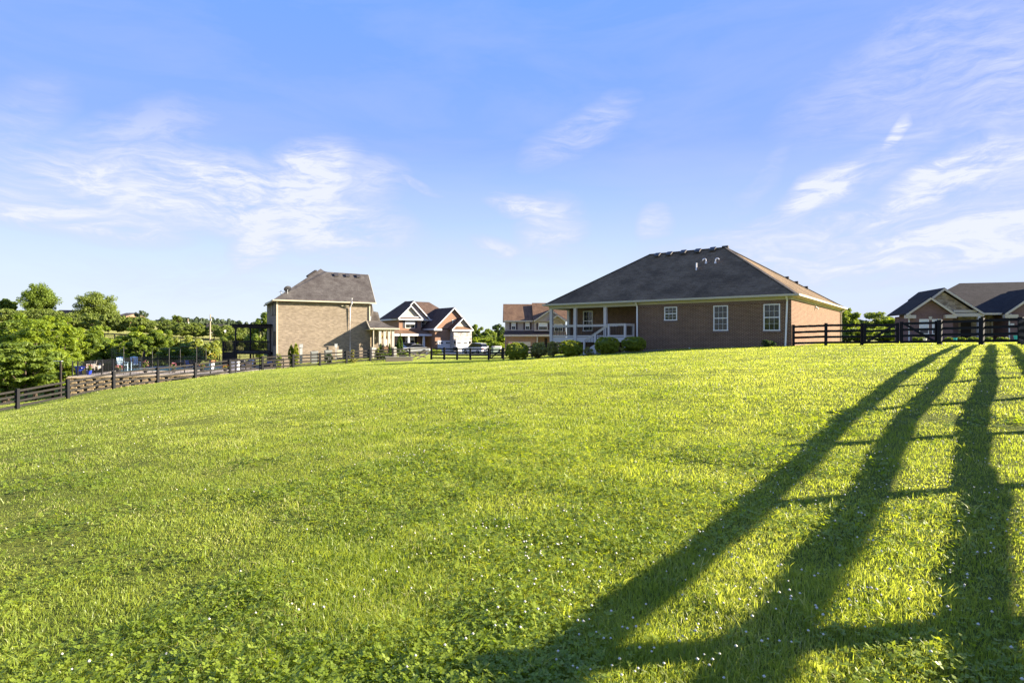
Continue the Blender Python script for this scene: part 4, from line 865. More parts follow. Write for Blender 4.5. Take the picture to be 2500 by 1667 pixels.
# the locusts and young trees in the hollow behind the pool
lc = [(8, 782, 150, 66, 'leaf_mid', 21, 'feathery locust tree at the picture edge above the fence'), (84, 766, 150, 64, 'leaf_bright', 22, 'tall feathery locust tree with layered light foliage'), (62, 840, 150, 56, 'leaf_mid', 23, 'low dark-footed tree just beyond the fence posts'),
      (146, 783, 104, 70, 'leaf_bright', 24, 'feathery tree right of the tallest locust'), (20, 850, 120, 58, 'leaf_mid', 25, 'shaded tree filling the corner beside the fence'), (128, 850, 110, 60, 'leaf_bright', 26, 'yellow-green tree just left of the pool terrace'), (170, 815, 100, 80, 'leaf_mid', 41, 'mid green tree behind the blue pot'),
      (204, 806, 96, 82, 'leaf_bright', 27, 'bright tree behind the wicker armchair'), (258, 800, 96, 84, 'leaf_bright', 28, 'sunny yellow-green tree behind the first trellis'), (330, 830, 50, 82, 'leaf_mid', 29, 'small bushy tree between the sunny trees'),
      (36, 800, 120, 74, 'leaf_bright', 42, 'light feathery tree behind the corner tree by the fence'), (112, 796, 110, 76, 'leaf_mid', 43, 'mid green tree just behind the tallest locust'), (186, 822, 90, 74, 'leaf_bright', 44, 'light low tree directly behind the cobalt pot'),
      (236, 826, 90, 76, 'leaf_mid', 45, 'leafy tree behind the gap between wicker seats and blue chairs'), (290, 838, 70, 78, 'leaf_bright', 46, 'low bright bush behind the first blue chair'), (440, 846, 90, 80, 'leaf_mid', 47, 'low leafy hedge behind the round patio table'),
      (355, 798, 110, 88, 'leaf_bright', 30, 'twin-topped bright tree behind the blue chairs'), (392, 803, 60, 87, 'leaf_mid', 31, 'darker shoulder tree beside the twin-topped one')]
for px, py, w, Y, mat, seed, lab in lc:
    p = GP(px, Y); p = (p[0], p[1], min(p[2], -2.6)); h = h_at(py, Y, p[2]); tree('locust_tree' if w > 100 else 'young_tree', lab, 'tree', p, h * 1.13, 1.2 * w / F * Y, mat, .05, seed, 64, 15000, .21, clump=.20, inner=.3, squash=.45, flat=.6, aspect=2.0)
for px, py, w, Y, seed, lab in ((418, 817, 62, 91, 32, 'glossy pale-leaved tree rising over the pool fence'), (455, 820, 56, 91, 33, 'glossy tree with upright leaves behind the second trellis'), (486, 830, 40, 90, 34, 'small glossy tree nearest the pale planter'), (518, 836, 46, 88, 35, 'bushy yellow-green shrub tree beside the dark deck')):
    p = (GP(px, Y)[0], Y, -2.6); tree('magnolia_tree', lab, 'tree', p, 1.08 * h_at(py, Y, -2.6), 1.25 * w / F * Y, 'leaf_gloss', .04, seed, 40, 8200, .24, clump=.24, inner=.3)
for px, py, w, Y, seed, lab in ((548, 822, 40, 110, 36, 'pale willow-like bush seen beyond the deck railing'), (585, 812, 60, 120, 37, 'grey-green bushy tree framed by the pergola'), (640, 760, 58, 96, 38, 'dark green tree tucked behind the tan house'), (618, 800, 46, 98, 39, 'dark lower tree framed by the pergola')):
    p = GP(px, Y); tree('broadleaf_tree', lab, 'tree', p, h_at(py, Y, p[2]), w / F * Y, 'leaf_hill' if px < 600 else 'leaf_mid', .06, seed, 30, 6200, .28)
# trees in the gap between the two far houses
for px, py, w, Y, mat, seed, lab in ((1164, 790, 34, 150, 'leaf_mid', 51, 'tall thin-topped tree beside the stone garage wall'), (1186, 802, 44, 148, 'leaf_mid', 52, 'rounded green tree in the gap between far houses'), (1216, 792, 36, 156, 'leaf_dark', 53, 'dark grey-green tree touching the siding house'), (1172, 822, 46, 140, 'leaf_bright', 54, 'bright bush at the foot of the gap trees'),
                                       (1228, 816, 26, 140, 'leaf_bright', 55, 'yellow-green bush against the siding house'), (1214, 834, 34, 136, 'leaf_bright', 56, 'low pale bush behind the green utility box'), (1196, 820, 34, 146, 'leaf_mid', 57, 'middle-height tree between the gap trees')):
    p = GP(px, Y); tree('broadleaf_tree', lab, 'tree', p, 1.05 * h_at(py, Y, p[2]), 1.35 * w / F * Y, mat, .0, seed, 50, 9000, .30, clump=.22, inner=.3)
# trees right of the brown brick house
for px, py, w, Y, mat, seed, lab in ((2070, 752, 54, 92, 'leaf_mid', 61, 'taller tree beside the sunlit brick end wall'), (2150, 761, 92, 98, 'leaf_hill', 62, 'broad tree beyond the double gate'), (2182, 778, 60, 94, 'leaf_bright', 66, 'brighter tree against the plum brick house'), (2085, 800, 90, 84, 'leaf_mid', 63, 'low bushy tree seen through the fence boards'), (2160, 800, 80, 86, 'leaf_mid', 64, 'wide leafy bush seen through the double gate')):
    p = GP(px, Y); tree('broadleaf_tree', lab, 'tree', p, 1.05 * h_at(py, Y, p[2]), 1.3 * w / F * Y, mat, .0, seed, 60, 13000, .24, clump=.22, inner=.3)

for x, y, h_, w_, seed, lab in ((-62, -6, 15, 13, 71, 'tall tree standing left of the lawn, mirrored in the end window'), (-74, 8, 16, 15, 72, 'broad tree left of the lawn, mirrored in the middle window'), (-66, -24, 14, 13, 73, 'tree beyond the left fence behind the viewpoint'), (-58, 18, 13, 12, 74, 'tree just outside the picture beyond the left fence'), (-76, -42, 15, 17, 76, 'tree at the far end of the left boundary behind the viewpoint'), (-90, -12, 18, 18, 75, 'largest tree of the left boundary outside the picture')):
    tree('boundary_tree', lab, 'tree', (x, y, G(x, y)), h_, w_, 'leaf_bright', .05, seed, 40, 3500, .55, clump=.3, inner=.2)

# shrubs: dense clipped balls
def boxball(p, r, rs):
    q = np.abs(p / r) ; m = (q ** 3).sum(1, keepdims=True) ** (1 / 3) + 1e-6; L = np.linalg.norm(p / r, axis=1, keepdims=True)
    return p * (L / m) ** .8
def shrub(name, label, px, py0, w, Y, mat, seed, nleaf=7000, leaf=.045, clipped=True, cat='shrub', gz=None, group=None, **kw):
    p = GP(px, Y); z = p[2] if gz is None else gz; h = h_at(py0, Y, z) + .05; root = thing(name, label, cat, (p[0], p[1], z), 0, group); wd = w / F * Y
    args = dict(clump=.10, inner=.93, squash=1, shape=boxball) if clipped else dict(clump=.3, inner=.35)
    args.update(kw)
    crown_obj('foliage', seed, (wd / 2, wd / 2, h / 2), 160 if clipped else 30, nleaf, leaf, mat, root, h / 2, **args)
    b = MB()
    for k in range(5): b.tube([(0.04 * k - .1, .03 * k, -.1), (.3 * math.cos(k * 1.3) * wd / 2, .3 * math.sin(k * 1.3) * wd / 2, h * .75)], [.03, .012], 5)
    b.build('stem', M['bark'], root)
    if clipped:
        c = MB(); n, m = 14, 9; prof = [(math.sin(math.pi * i / m), -math.cos(math.pi * i / m)) for i in range(m + 1)]
        c.lathe([(max(.01, r_) * wd / 2 * .82, h / 2 + z_ * h / 2 * .82) for r_, z_ in prof], n=n); c.build('inner_foliage', M[mat], root)
    return root
shrub('boxwood_shrub', 'clipped boxwood ball nearest the gate, its sunny side yellow', 1262, 838, 57, 43.0, 'leaf_box', 101, 16000, .06)
shrub('flowering_shrub', 'loose flowering shrub between two clipped boxwoods, the wider one', 1316, 831, 50, 43.5, 'leaf_rusty', 102, 3600, .10, False)
shrub('flowering_shrub', 'loose narrow flowering shrub touching the sunlit boxwood', 1351, 833, 34, 42.5, 'leaf_rusty', 103, 2600, .09, False)
shrub('boxwood_shrub', 'clipped boxwood left of the stair foot, brightest in sun', 1393, 832, 58, 41.0, 'leaf_box', 104, 16000, .06)
shrub('twiggy_shrub', 'small twiggy brown shrub at the stair foot', 1437, 847, 30, 40.8, 'leaf_rusty', 105, 800, .07, False)
shrub('boxwood_shrub', 'clipped dark boxwood right of the stairs in shade', 1482, 824, 58, 40.6, 'leaf_box', 106, 16000, .06)
shrub('boxwood_shrub', 'clipped dark boxwood against the brick wall by the downspout', 1547, 824, 57, 41.2, 'leaf_box', 107, 16000, .06)
shrub('low_shrub', 'low dark shrub below the last house window', 1874, 830, 38, 37.6, 'leaf_dark', 108, 2600, .07, False)
shrub('twiggy_shrub', 'tiny twiggy plant between the two shaded boxwoods', 1514, 848, 26, 40.6, 'leaf_rusty', 109, 500, .06, False)
def bed(name, outline, mat, lift=.03):
    n = 10; b = MB(); L0, L1 = outline; v = []
    for i in range(n + 1):
        f = i / n
        for j in range(4):
            a = Vector(L0[0]).lerp(Vector(L0[1]), f); c = Vector(L1[0]).lerp(Vector(L1[1]), f); q = a.lerp(c, j / 3); v.append((q.x, q.y, G(q.x, q.y) + lift))
    b.add(v, [(i * 4 + j, i * 4 + j + 1, i * 4 + j + 5, i * 4 + j + 4) for i in range(n) for j in range(3)]); return tag(b.build(name, mat), kind='structure')
bed('mulch_bed', ((xy(1236, 42.2), xy(1620, 39.9)), (xy(1236, 44.6), xy(1620, 42.2))), M['mulch'])

# conifers and plants by the tan house
def conic(p, r, rs):
    k = np.clip(1.0 - .75 * (p[:, 2:3] / r[2] * .5 + .5) ** 1.6, .12, 1) * 1.25; p[:, :2] *= k; return p
def conifer(label, px, py0, w, Y, seed, mat='leaf_cone', nleaf=3500, leaf=.11, full=False):
    p = GP(px, Y); h = h_at(py0, Y, p[2]); wd = w / F * Y; root = thing('arborvitae', label, 'shrub', p)
    crown_obj('foliage', seed, (wd / 2, wd / 2, h / 2), 60, nleaf, leaf, mat, root, h / 2, clump=.16, inner=.75, squash=1.3, shape=None if full else conic)
    MB().tube([(0, 0, -.2), (0, 0, h * .8)], [.06, .02], 6).build('trunk', M['bark'], root); return root
conifer('pair of arborvitae against the tan wall, the fuller left one', 711, 843, 15, 67.5, 121, 'leaf_box', full=True); conifer('pair of arborvitae against the tan wall, the taller right one', 723, 838, 15, 67.5, 122, 'leaf_box', full=True)
conifer('dark pointed arborvitae standing in front of the porch corner', 976.5, 814, 18, 74, 123, 'leaf_cone', 5000); conifer('slim conical shrub at the porch knee wall', 929, 838, 8, 71.5, 124, nleaf=1500); conifer('slim conical shrub beside the stone pier', 951, 839, 8, 71.5, 125, nleaf=1500)
for i, (px, py, w, Y, mat, lab) in enumerate(((860, 852, 12, 71, 'leaf_rusty', 'spiky pale plant at the foot of the white pipe'), (803, 862, 22, 66.5, 'leaf_dark', 'dark weedy bush in front of the second condenser'), (922, 848, 14, 71, 'leaf_box', 'yellowish shrub left of the porch columns'), (680, 858, 16, 67, 'leaf_bright', 'yellow-green plant at the tan house corner'), (865, 876, 16, 67, 'leaf_rusty', 'loose plant behind the fence near the pipe'),
                                              (940, 857, 40, 70.8, 'leaf_mid', 'mixed border plants in front of the porch wall'), (985, 856, 28, 71.8, 'leaf_mid', 'leafy border plants behind the weathered fence end'), (1052, 848, 22, 92, 'leaf_bright', 'yellow flowering bush beside the first garage door'), (1065, 852, 34, 88, 'leaf_bright', 'low yellow-green hedge in front of the garage'), (1018, 835, 8, 96, 'leaf_bright', 'small yellow-green shrub on the porch of the red house'))):
    shrub('border_shrub', lab, px, py, w, Y, mat, 130 + i, 1500, .10, False)

# ------------------------------------------------------------------ the pool terrace
def tz_at(px, py): # point on the terrace surface seen at a pixel
    Y = (CAMZ - TZ) * F / (py - HZ); return ((px - CX) / F * Y, Y)
def terrace():
    b = MB(); b.slab([(x, y, TZ - .10) for x, y in TERR], (0, 0, .10)); tag(b.build('pool_terrace', M['concrete_light']), kind='structure')
    (x0, y0), (x1, y1) = TERR[0], TERR[1]; L = math.hypot(x1 - x0, y1 - y0); root = thing('retaining_wall', 'tan block retaining wall with dark recessed gaps under the pool terrace', 'wall', (x0, y0, TZ - .1), math.atan2(y1 - y0, x1 - x0))
    MB().box(0, L, .25, .6, -3, -.12).build('backing', M['black_metal'], root)
    rng = random.Random(4); r = 0; z = -.14
    while z > -2.6:
        blk = MB(); x = 0.22 * (r % 2)
        while x < L - .3:
            w = rng.uniform(.42, .50); y = -.02 * r * 0
            blk.add([(x, .0 + rng.uniform(0, .03), z - .2), (x + w, .0, z - .2), (x + w + .04, .3, z - .2), (x - .04, .3, z - .2), (x + .04, .03, z), (x + w - .04, .03, z), (x + w + .04, .3, z), (x - .04, .3, z)], [(0, 3, 2, 1), (4, 5, 6, 7), (0, 1, 5, 4), (1, 2, 6, 5), (2, 3, 7, 6), (3, 0, 4, 7)])
            x += w + rng.uniform(.22, .34)
        blk.build('block_course', M['stone_block'], root); z -= .24; r += 1
    MB().box(-.1, L, -.04, .5, -.11, .0).build('capstone', M['stone_block'], root)
    # pool
    q = [tz_at(px, py) for px, py in ((268, 909), (566, 901.5), (548, 897.5), (300, 899.5))]
    tag(MB().add([(x, y, TZ + .006) for x, y in q], [(0, 1, 2, 3)]).build('pool_water', M['water']), kind='structure')
    cp = MB()
    for i in range(4): a, c = q[i], q[(i + 1) % 4]; cp.bar((*a, TZ + .02), (*c, TZ + .02), .3, .05)
    tag(cp.build('pool_coping', M['concrete_light']), 'pale stone coping around the swimming pool', 'pool edge')
    # metal fence round the terrace
    def picket(label, pts, H=1.4):
        o = pts[0]; root = thing('metal_fence', label, 'fence', (o[0], o[1], TZ)); O = Vector((o[0], o[1], 0))
        Q = []
        for i in range(len(pts) - 1):
            a, c = Vector((*pts[i], 0)), Vector((*pts[i + 1], 0)); n = max(1, round((c - a).length / 2.3))
            Q += [a.lerp(c, k / n) for k in range(n)]
        Q.append(Vector((*pts[-1], 0)))
        for a in Q: a = a - O; MB().box(a.x - .04, a.x + .04, a.y - .04, a.y + .04, 0, H + .06).build('post', M['black_metal'], root)
        for i in range(len(Q) - 1):
            a, c = Q[i] - O, Q[i + 1] - O; b = MB(); up = Vector((0, 0, 1))
            for z in (.12, H - .2, H): b.bar(a + up * z, c + up * z, .03, .035)
            n = int((c - a).length / .125)
            for k in range(1, n): p_ = a.lerp(c, k / n); b.box(p_.x - .008, p_.x + .008, p_.y - .008, p_.y + .008, .06, H)
            b.build('picket_panel', M['black_metal'], root)
    off = Vector((y0 - y1, x1 - x0)).normalized() * .45
    fr0, fr1 = (TERR[0][0] + off.x + .3, TERR[0][1] + off.y), (TERR[1][0] + off.x, TERR[1][1] + off.y)
    picket('black metal picket fence along the front edge of the pool terrace', [fr0, fr1]); picket('black metal picket fence along the far side of the pool', [(fr0[0] + .2, fr0[1] + .4), (-45.5, 73.6), (-28.9, 77.6)], 1.35)
    # trellis frames standing by the fence
    for px0, px1, pt, pb, lab in ((273, 302, 846, 912, 'tall square metal trellis in front of the blue chairs'), (372, 413, 850, 911, 'tall thin metal trellis between the flower pots'), (440, 480, 846, 909, 'tall metal trellis before the glossy trees'), (481, 503, 850, 907, 'narrow metal trellis nearest the pale planter')):
        Y = (TERR[0][1] + (TERR[1][1] - TERR[0][1]) * ((px0 - 165) / 400)) + .7; x0_, x1_ = xy(px0, Y)[0], xy(px1, Y)[0]; h = h_at(pt, Y, TZ); rt = thing('garden_trellis', lab, 'trellis', (x0_, Y, TZ)); W = x1_ - x0_; b = MB()
        for x in (0, W): b.tube([(x, 0, 0), (x, 0, h)], .03, 6)
        b.tube([(0, 0, h), (W, 0, h)], .03, 6); b.build('frame', M['black_metal'], rt); b = MB()
        if px1 - px0 < 32:
            for k in range(1, 9): b.tube([(0, 0, h * k / 9), (W, 0, h * k / 9)], .012, 4)
            for k in range(1, 5): b.tube([(W * k / 5, 0, h * .0), (W * k / 5, 0, h)], .010, 4)
        else:
            for k in range(1, 4): b.tube([(0, 0, h * .2 * k), (W, 0, h * .2 * k)], .012, 4)
        b.build('lattice', M['black_metal'], rt)
terrace()
def onT(px, py): x, y = tz_at(px, py); return (x, y, TZ + .005)
def pot(name, label, px, py, h, r, mat, flower=None, leaf='leaf_mid', flare=1.25, z=None, rim=None, fh=.6):
    p = onT(px, py); rt = thing(name, label, 'planter', p); b = MB(); b.lathe([(r * .7, 0), (r * .95, h * .35), (r * flare * .9, h * .9), (r * flare, h * .92), (r * flare, h), (r * flare * .85, h), (r * flare * .8, h * .9)], n=20); b.build('pot', M[mat], rt, smooth=False)
    if rim: MB().lathe([(r * flare * 1.03, h * .82), (r * flare * 1.06, h * 1.02), (r * flare * .9, h * 1.02)], n=20).build('rim', M[rim], rt)
    if flower:
        crown_obj('foliage', int(px), (r * 1.5, r * 1.5, fh / 2), 16, 900, .07, leaf, rt, h + fh * .4)
        f = MB(); rs = random.Random(int(px))
        for k in range(26):
            a = rs.uniform(0, 6.28); e = rs.uniform(-.2, 1.4); q = Vector((math.cos(a) * math.cos(e) * r * 1.6, math.sin(a) * math.cos(e) * r * 1.6, h + fh * .4 + math.sin(e) * fh * .55)); s = rs.uniform(.022, .045)
            f.add([q + Vector((s, 0, 0)), q + Vector((0, s, 0)), q + Vector((-s, 0, 0)), q + Vector((0, -s, 0)), q + Vector((0, 0, s)), q + Vector((0, 0, -s))], [(0, 1, 4), (1, 2, 4), (2, 3, 4), (3, 0, 4), (1, 0, 5), (2, 1, 5), (3, 2, 5), (0, 3, 5)])
        f.build('flowers', M[flower], rt)
    return rt
pot('glazed_pot', 'large glossy cobalt blue pot at the terrace corner', 195, 914.3, .82, .36, 'blue_glaze', flare=1.3)
pot('flower_pot', 'pot of dark red flowers beside the cobalt pot', 217, 914.5, .42, .22, 'blue_glaze', 'petal_red', fh=.6)
pot('flower_pot', 'pot of pink flowers in front of the first blue chair', 289, 911, .4, .2, 'black_metal', 'petal_pink', fh=.5)
pot('flower_pot', 'pot of tall pink and white flowers beside the second blue chair', 355, 910, .45, .2, 'black_metal', 'petal_pink', fh=.9)
pot('flower_pot', 'pot of pink flowers in front of the second trellis', 424, 908.5, .35, .2, 'black_metal', 'petal_pink', fh=.7)
pot('flower_pot', 'pot of red-pink flowers near the pale planter', 493, 907.3, .3, .2, 'black_metal', 'petal_red', fh=.6)
pot('flower_pot', 'low pot of orange flowers beside the deck steps', 550, 905.8, .3, .2, 'black_metal', 'petal_orange', fh=.45)
pot('tall_planter', 'tall whitewashed planter with a terracotta rim and a shrub', 517, 899.5, .95, .30, 'petal_white', 'petal_yellow', 'leaf_gloss', rim='terracotta', flare=1.15, fh=.9)
tag(MB().lathe([(.16, 0), (.2, .2), (.14, .42), (.02, .5)], n=12).build('garden_ornament', M['petal_yellow'], loc=onT(206, 914.4)), 'cream rounded garden ornament between the blue pot and red flowers', 'ornament')
def armchair(name, label, px, py, rz, mat, cush, s=1.0, adir=False):
    rt = thing(name, label, 'chair', onT(px, py), rz); rt.scale = (s, s, s)
    if adir:
        MB().slab([(-.3, -.35, .36), (.3, -.35, .36), (.26, .3, .24), (-.26, .3, .24)], (0, 0, .04)).build('seat', M[mat], rt)
        b = MB()
        for k in range(5): x = -.28 + k * .115; b.slab([(x, .24, .24), (x + .10, .24, .24), (x + .10 * 1.05 + (x * .12), .62, 1.12 - abs(k - 2) * .03), (x * 1.12, .62, 1.12 - abs(k - 2) * .03)], (0, .03, .01))
        b.build('backrest', M[mat], rt)
        for sx in (-.36, .36):
            MB().box(sx - .07, sx + .07, -.42, .35, .56, .60).build('armrest', M[mat], rt); MB().box(sx - .03, sx + .03, -.38, -.28, 0, .56).build('leg', M[mat], rt); MB().bar((sx, .45, .0), (sx, -.1, .36), .04, .1).build('leg', M[mat], rt)
    else:
        MB().box(-.32, .32, -.32, .3, .22, .38).build('seat', M[mat], rt); MB().slab([(-.36, .26, .2), (.36, .26, .2), (.36, .46, .92), (-.36, .46, .92)], (0, .07, .02)).build('backrest', M[mat], rt)
        for sx in (-.38, .38): MB().box(sx - .07, sx + .07, -.36, .34, .2, .62).build('armrest', M[mat], rt)
        for sx in (-.36, .36):
            for sy in (-.3, .3): MB().box(sx - .03, sx + .03, sy - .03, sy + .03, 0, .21).build('leg', M[mat], rt)
        MB().box(-.29, .29, -.3, .25, .385, .48).build('cushion', M[cush], rt)
        MB().slab([(-.28, .2, .48), (.28, .2, .48), (.28, .33, .86), (-.28, .33, .86)], (0, .05, .01)).build('back_cushion', M[cush], rt)
    return rt
armchair('wicker_armchair', 'cream wicker armchair with cushions by the flower pot', 222, 903.5, R(-55), 'wicker', 'cushion', 1.15)
armchair('wicker_armchair', 'lower wicker seat with striped cushion beside the armchair', 240, 902.5, R(-20), 'wicker', 'cushion_blue', .8)
armchair('adirondack_chair', 'light blue slatted chair behind the first trellis', 298, 899.8, R(48), 'blue_chair', None, 1.25, True)
armchair('adirondack_chair', 'light blue slatted chair farther from the cobalt pot', 330, 898.8, R(42), 'blue_chair', None, 1.25, True)
# lounge seats under the deck side, folded parasol, lamp on the corner
for i, (px, py, cu, lab) in enumerate(((613, 898, 'cushion', 'cushioned lounge seat with pale pillows by the deck'), (655, 899.5, 'cushion_blue', 'low lounge seat with navy cushions beside the fence'), (600, 902, 'cushion_blue', 'dark lounge seat nearest the white cabinet'))):
    armchair('lounge_seat', lab, px, py, R(15 - 20 * i), 'dark_wood', cu, 1.1)
cb = thing('storage_cabinet', 'white storage cabinet with a dark lid by the deck', 'cabinet', onT(575, 903.0)); MB().box(-.36, .36, -.25, .25, 0, .5).build('lower_body', M['vinyl_white'], cb); MB().box(-.38, .38, -.27, .27, .52, 1.0).build('upper_body', M['vinyl_white'], cb); MB().box(-.42, .42, -.3, .3, 1.01, 1.3).build('lid', M['dark_wood'], cb)
gr = thing('patio_grill', 'dark kettle grill standing beside the white cabinet', 'grill', onT(594, 901.5)); MB().lathe([(.05, .6), (.28, .75), (.34, .9), (.28, 1.05), (.06, 1.16)], n=16).build('bowl', M['black_metal'], gr)
for k in range(3): MB().tube([(.22 * math.cos(k * 2.1), .22 * math.sin(k * 2.1), .75), (.35 * math.cos(k * 2.1), .35 * math.sin(k * 2.1), 0)], .02, 6).build('leg', M['black_metal'], gr)
def dining():
    rt = thing('patio_table', 'round dark patio table beyond the pool trellis', 'table', onT(447, 896.2)); MB().lathe([(.75, .70), (.75, .74)], n=24).build('table_top', M['black_metal'], rt); MB().tube([(0, 0, 0), (0, 0, .7)], .05).build('pedestal', M['black_metal'], rt)
    MB().lathe([(.35, 0), (.3, .05), (.08, .08)], n=16).build('base', M['black_metal'], rt)
    for k, lab in enumerate(('dark patio chair on the pool side of the round table', 'dark patio chair behind the round table', 'dark patio chair at the far end of the round table')):
        a = (2.6, .9, 5.6)[k]; o = onT(447, 896.2); armchair('patio_chair', lab, 447, 896.2, a + 1.57, 'black_metal', 'cushion_blue', .95).location = (o[0] + 1.25 * math.cos(a), o[1] + 1.25 * math.sin(a), o[2])
dining()
pr = thing('folded_parasol', 'closed dark parasol standing beyond the blue chairs', 'parasol', onT(352, 897)); MB().tube([(0, 0, 0), (0, 0, 2.3)], .03).build('pole', M['dark_wood'], pr); MB().lathe([(.05, 1.0), (.16, 1.15), (.13, 1.7), (.04, 2.25)], n=12).build('canopy', M['dark_wood'], pr)
lp = thing('garden_light', 'thin post with a flat top left of the cobalt pot', 'garden light', (*xy(148, 54), G(*xy(148, 54)))); zt = h_at(882, 54, lp.location.z); MB().box(-.07, .07, -.07, .07, -.1, zt).build('post', M['dark_wood'], lp); MB().box(-.65, .15, -.1, .1, zt, zt + .06).build('solar_panel', M['unit_metal'], lp)

# ------------------------------------------------------------------ deck and pergola behind the tan house
def deck():
    c = B.root; H = B
    def b_(px, py, w): return H.at(px, py, w)
    rt = thing('pergola_deck', 'dark timber deck with pergola attached behind the tan house', 'deck', (*xy(600, 75), -1.5)); O = Vector(rt.location)
    Y0, Y1 = 73.5, 78.0
    def X(px, Y): return (px - CX) / F * Y - O.x
    def Z(py, Y): return CAMZ + (HZ - py) / F * Y - O.z
    x0, x1, x2 = X(543, Y0), X(573, Y0), X(662, Y0); zf = Z(859, Y0); zr = Z(832.5, Y0); zp = Z(795, Y0); y0, y1 = Y0 - O.y, Y1 - O.y
    MB().box(x0, x2, y0, y1, zf - .3, zf - .06).build('joists', M['dark_wood'], rt); MB().box(x0, x2, y0 - .03, y1, zf - .055, zf).build('deck_floor', M['dark_wood'], rt)
    b = MB()
    for k in range(9): b.box(x0, x1 + .3, y0 - .02, y0 + .02, zf - .42 - k * .2, zf - .26 - k * .2)
    b.box(x0, x1 + .3, y0 + .03, y0 + .06, zf - 2.1, zf - .3); b.build('skirt_boards', M['dark_wood'], rt)
    for x in (x0 + .08, x1 - .1, x1 + .12, x2 - .1): MB().box(x - .08, x + .08, y0 - .08, y0 + .08, -1.8, zr + .05 if x < x1 else zp).build('post', M['dark_wood'], rt)
    for x in (x1, x2 - .1): MB().box(x - .08, x + .08, y1 - .16, y1, -1.8, zp).build('post', M['dark_wood'], rt)
    def rail(p, q):
        r = MB(); p, q = Vector((*p, zf)), Vector((*q, zf)); up = Vector((0, 0, 1)); hh = zr - zf
        r.bar(p + up * hh, q + up * hh, .12, .06); r.bar(p + up * (hh - .12), q + up * (hh - .12), .05, .09); r.bar(p + up * .12, q + up * .12, .05, .09); ro_ = r.build('railing', M['dark_wood'], rt); n = int((q - p).length / .15); s = MB()
        for k in range(1, n): c_ = p.lerp(q, k / n); s.box(c_.x - .02, c_.x + .02, c_.y - .02, c_.y + .02, zf + .12, zf + hh - .12)
        s.build('balusters', M['dark_wood'], ro_)
    rail((x0, y0), (x1, y0)); rail((x1, y0), (x2, y0)); rail((x0, y0), (x0, y1)); rail((x0, y1), (x2, y1))
    for y in (y0 - .06, y1): MB().box(x1 - .3, x2 + .1, y, y + .06, zp - .28, zp).build('beam', M['dark_wood'], rt)
    n = 14
    for k in range(n): x = x1 - .1 + (x2 - x1) * k / (n - 1); MB().box(x - .03, x + .03, y0 - .5, y1 + .4, zp + .002, zp + .20).build('rafter', M['dark_wood'], rt)
    MB().tube([(X(620, Y0), .4, zp - .28), (X(620, Y0), .4, zp - .5)], .02).build('lamp_cord', M['black_metal'], rt); MB().lathe([(.16, -.3), (.18, 0), (.05, .08)], (X(620, Y0), .4, zp - .5), 10).build('lantern', M['black_metal'], rt)
deck()

# ------------------------------------------------------------------ services along the tan wall, the planter, small things
def condenser(label, px, py0, w, Y):
    p = GP(px, Y); h = h_at(py0, Y, p[2]); r = w / F * Y / 2; rt = thing('air_conditioner', label, 'air conditioner', p, R(30)); MB().box(-r * .9, r * .9, -r * .9, r * .9, .0, h - .06).build('cabinet', M['unit_grey'], rt); MB().box(-r, r, -r, r, h - .06, h).build('top_cover', M['unit_metal'], rt)
    b = MB()
    for k in range(8): z = .12 + (h - .25) * k / 8; b.box(-r * .93, r * .93, -r * .93, -r * .91, z, z + .03)
    b.build('louvres', M['black_metal'], rt); MB().lathe([(r * .7, h + .002), (r * .7, h + .05), (r * .2, h + .06)], n=16).build('fan_guard', M['black_metal'], rt)
condenser('grey air conditioner unit against the tan wall, nearer the arborvitae', 767, 857.5, 17, 69.4); condenser('grey air conditioner unit behind the weedy bush', 801, 855, 17, 69.8)
def boxed(name, label, cat, px0, px1, py0, py1, Y, mat, dep=.25, stand=None):
    x0, x1 = xy(px0, Y)[0], xy(px1, Y)[0]; xm = (x0 + x1) / 2; g = G(xm, Y); z1, z0 = h_at(py0, Y, g), h_at(py1, Y, g); rt = thing(name, label, cat, (xm, Y, g), R(25)); w = (x1 - x0) / 2
    MB().box(-w, w, -dep / 2, dep / 2, z0, z1).build('cabinet', M[mat], rt); MB().box(-w * 1.08, w * 1.08, -dep / 2 - .03, dep / 2 + .03, z1, z1 + .05).build('lid', M['unit_metal'], rt)
    if stand: MB().box(-w * stand, w * stand, -.05, .05, -.2, z0).build('stand', M['unit_metal'], rt)
    return rt
boxed('meter_cabinet', 'upright grey meter box on a post beside the arborvitae', 'utility box', 731, 739, 841, 848, 69.0, 'unit_metal', .3, .8)
boxed('utility_box', 'pale wall box on the shaded tan wall', 'utility box', 817, 823.5, 840, 848, 71.2, 'unit_metal', .12, .3)
boxed('utility_box', 'small tan box low on the wall beside the pipe', 'utility box', 823, 835, 854, 872, 70.2, 'trim_tan', .3)
boxed('transformer', 'pale green transformer cabinet behind the narrow gate', 'utility box', 1201, 1219, 848, 861, 90, 'transformer', 1.0)
boxed('utility_box', 'tall white utility pedestal beside the transformer', 'utility box', 1188, 1192, 845, 856, 92, 'unit_metal', .3, .9)
boxed('equipment_shed', 'low pale equipment box behind the transformer', 'utility box', 1204, 1222, 845, 855, 96, 'trim_white', 1.2)
def planter():
    p = GP(968, 68); rt = thing('planter_box', 'long grey ribbed planter box standing beside the fence corner', 'planter', p, R(14)); L = 2.55; h = h_at(870.5, 68, p[2]); W = 1.0
    MB().box(-L / 2 - .0, L / 2 + .6, -W / 2, W / 2, -.2, h - .06).build('body', M['planter_grey'], rt)
    b = MB()
    for k in range(26): x = -L / 2 + .05 + k * (L + .5) / 26; b.box(x, x + .05, -W / 2 - .02, -W / 2, -.2, h - .08)
    b.build('ribs', M['pole_wood'], rt); MB().box(-L / 2 - .05, L / 2 + .65, -W / 2 - .05, W / 2 + .05, h - .06, h).build('rim', M['planter_grey'], rt)
